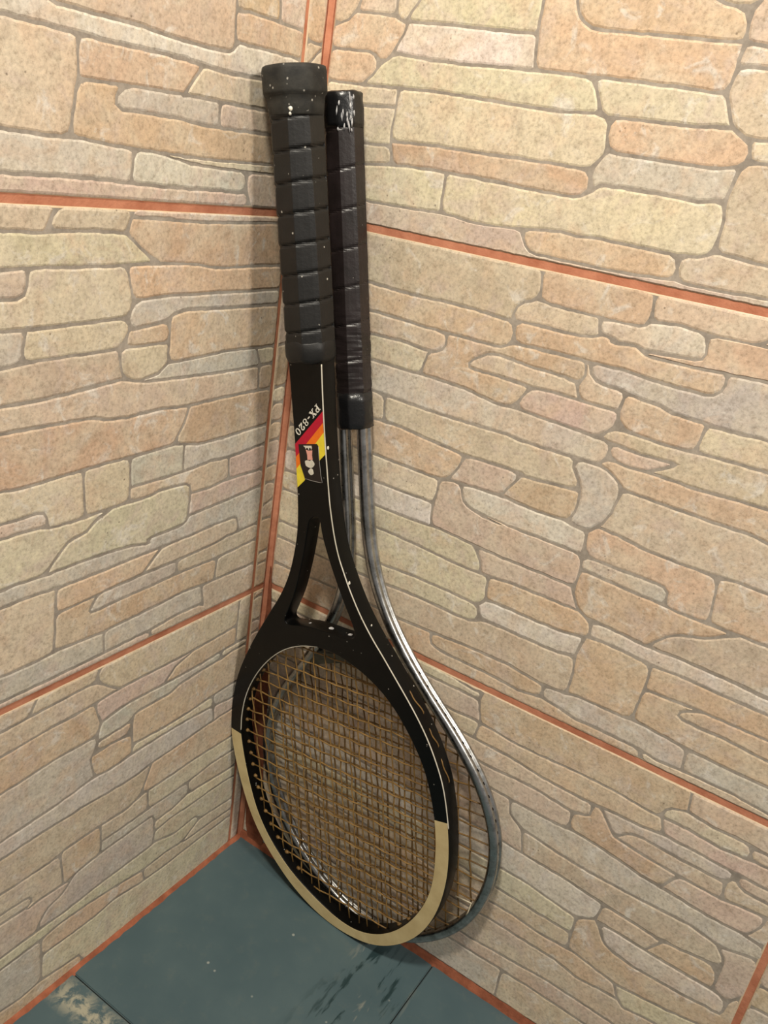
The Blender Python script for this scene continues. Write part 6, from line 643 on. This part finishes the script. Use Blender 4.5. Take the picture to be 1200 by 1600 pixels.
# throat bridge: a bowed yoke between the arms with small lugs
vs = []; fs = []
for i, (x, y) in enumerate(arch):
    w_ = 3.6 + 3.4 * abs(i / 7 - 1) ** 2
    for dv, dn in ((-w_, -3.6), (w_, -3.6), (w_, 3.6), (-w_, 3.6)): vs.append((x * .001, (y + dv) * .001, (NB + dn) * .001))
for i in range(14):
    for k in range(4): fs.append((i * 4 + k, i * 4 + (k + 1) % 4, i * 4 + 4 + (k + 1) % 4, i * 4 + 4 + k))
fs += [(3, 2, 1, 0), (56, 57, 58, 59)]
bm = bmesh.new(); bm.from_mesh(mesh(vs, fs)); bmesh.ops.bevel(bm, geom=[e for e in bm.edges if e.calc_length() > 0.005], offset=0.0008, segments=2, affect='EDGES')
link('throat_bridge', bmmesh(bm), M['yoke'], back)
BMAIN = [(i - 8.5) * 11.2 + 0.5 for i in range(18)]
BCROSS = [24 + i * 11.9 for i in range(20)]
string_bed(back, ovalb, BMAIN, BCROSS, NB, 2.0, 0.7, M['gut2'], 1.1, 9)
hl = []
for u in [24 + 9.5 * i for i in range(27)]:
    c = crossing([p for p in path if p[1] < 300], 1, u)
    for sgn, e in ((-1, c[0]), (1, c[1])):
        j = min(range(n), key=lambda q: (path[q][0] - e) ** 2 + (path[q][1] - u) ** 2)
        a, b = path[max(j - 1, 0)], path[min(j + 1, n - 1)]
        t = Vector((b[0] - a[0], b[1] - a[1])).normalized(); o_ = Vector((-t.y, t.x))
        if o_.x * sgn < 0: o_ = -o_
        p = Vector((e, u)) + o_ * 2.2
        q = Vector((e, u)) + o_ * 2.85
        hl.append(tube([(p.x * .001, p.y * .001, NB * .001), (q.x * .001, q.y * .001, NB * .001)], 0.00125, 8))
o = link('string_holes', join_meshes(hl), M['hole'], back); o['kind'] = 'stuff'; o['label'] = 'row of dark string holes along the groove'
BV, BN = -2.6, -1.6
def wr(u, a):
    k = max(0, min(1, (548 - u) / 25))
    return k * 0.05 * (noise.noise(Vector((u * 0.22, math.cos(a) * 1.1, math.sin(a) * 1.1))) + 0.5 * noise.noise(Vector((u * 0.5, a, 3))))
link('grip', grip_mesh(BV, BN, 459.5, 664, 12.9, 12.4, 25.0, 0.05, wrinkle=wr, step=1.0), M['vinyl'], back)
rows = [(657, 13.2, 12.6), (660, 13.7, 13.0), (668, 13.6, 13.0), (674, 13.2, 12.6), (677.5, 13.4, 12.9), (678.6, 12.0, 11.5), (678.2, 5, 5)]
me = lathe8(BV, BN, rows)
for v in me.vertices: v.co += 0.0006 * Vector((noise.noise(v.co * 210), noise.noise(v.co * 190 + Vector((5, 0, 0))), noise.noise(v.co * 200 + Vector((0, 7, 0)))))
cap = link('butt_cap', me, M['tape'], back)
rows = [(458.2, 12.2, 12.0), (459, 13.2, 12.8), (463, 13.5, 13.0), (472, 13.3, 12.8), (478, 13.5, 12.9), (484, 12.9, 12.5)]
me = lathe8(BV, BN, rows)
for v in me.vertices:
    v.co += 0.0008 * Vector((noise.noise(v.co * 190), 1.6 * noise.noise(v.co * 150 + Vector((5, 0, 0))), noise.noise(v.co * 200 + Vector((0, 7, 0)))))
link('tape_end', me, M['tape'], back)
# smeared paint on the butt of the grip
rnd = random.Random(4)
sm = []
for k in range(16):
    v = BV + rnd.uniform(-9, 7); u = rnd.choice((rnd.uniform(664, 676), rnd.uniform(654, 664)))
    a = rnd.uniform(-0.5, 0.5) + 0.2
    ang = math.radians(rnd.uniform(20, 80)) 
    v = BV + 13.6 * math.cos(ang) * 1.02; n_ = BN + 13.1 * math.sin(ang) * 1.02
    L = rnd.uniform(1.0, 3.4)
    sm.append(tube([((v - L * .3 * math.sin(a)) * .001, (u - L) * .001, n_ * .001), (v * .001, u * .001, (n_ + .1) * .001), ((v + L * .3 * math.sin(a)) * .001, (u + L) * .001, n_ * .001)], lambda i: (0.0002, 0.0007, 0.0002)[i], 6))
o = link('paint_smear', join_meshes(sm), M['scuff'], back); o['kind'] = 'stuff'; o['label'] = 'pale grey paint smears'
link('loose_string_end', tube([(.0825, .0812, -.0008), (.0985, .0845, .002), (.0962, .0755, .003), (.0945, .0722, .0035)], 0.0007, 6), M['gutpale'], back)
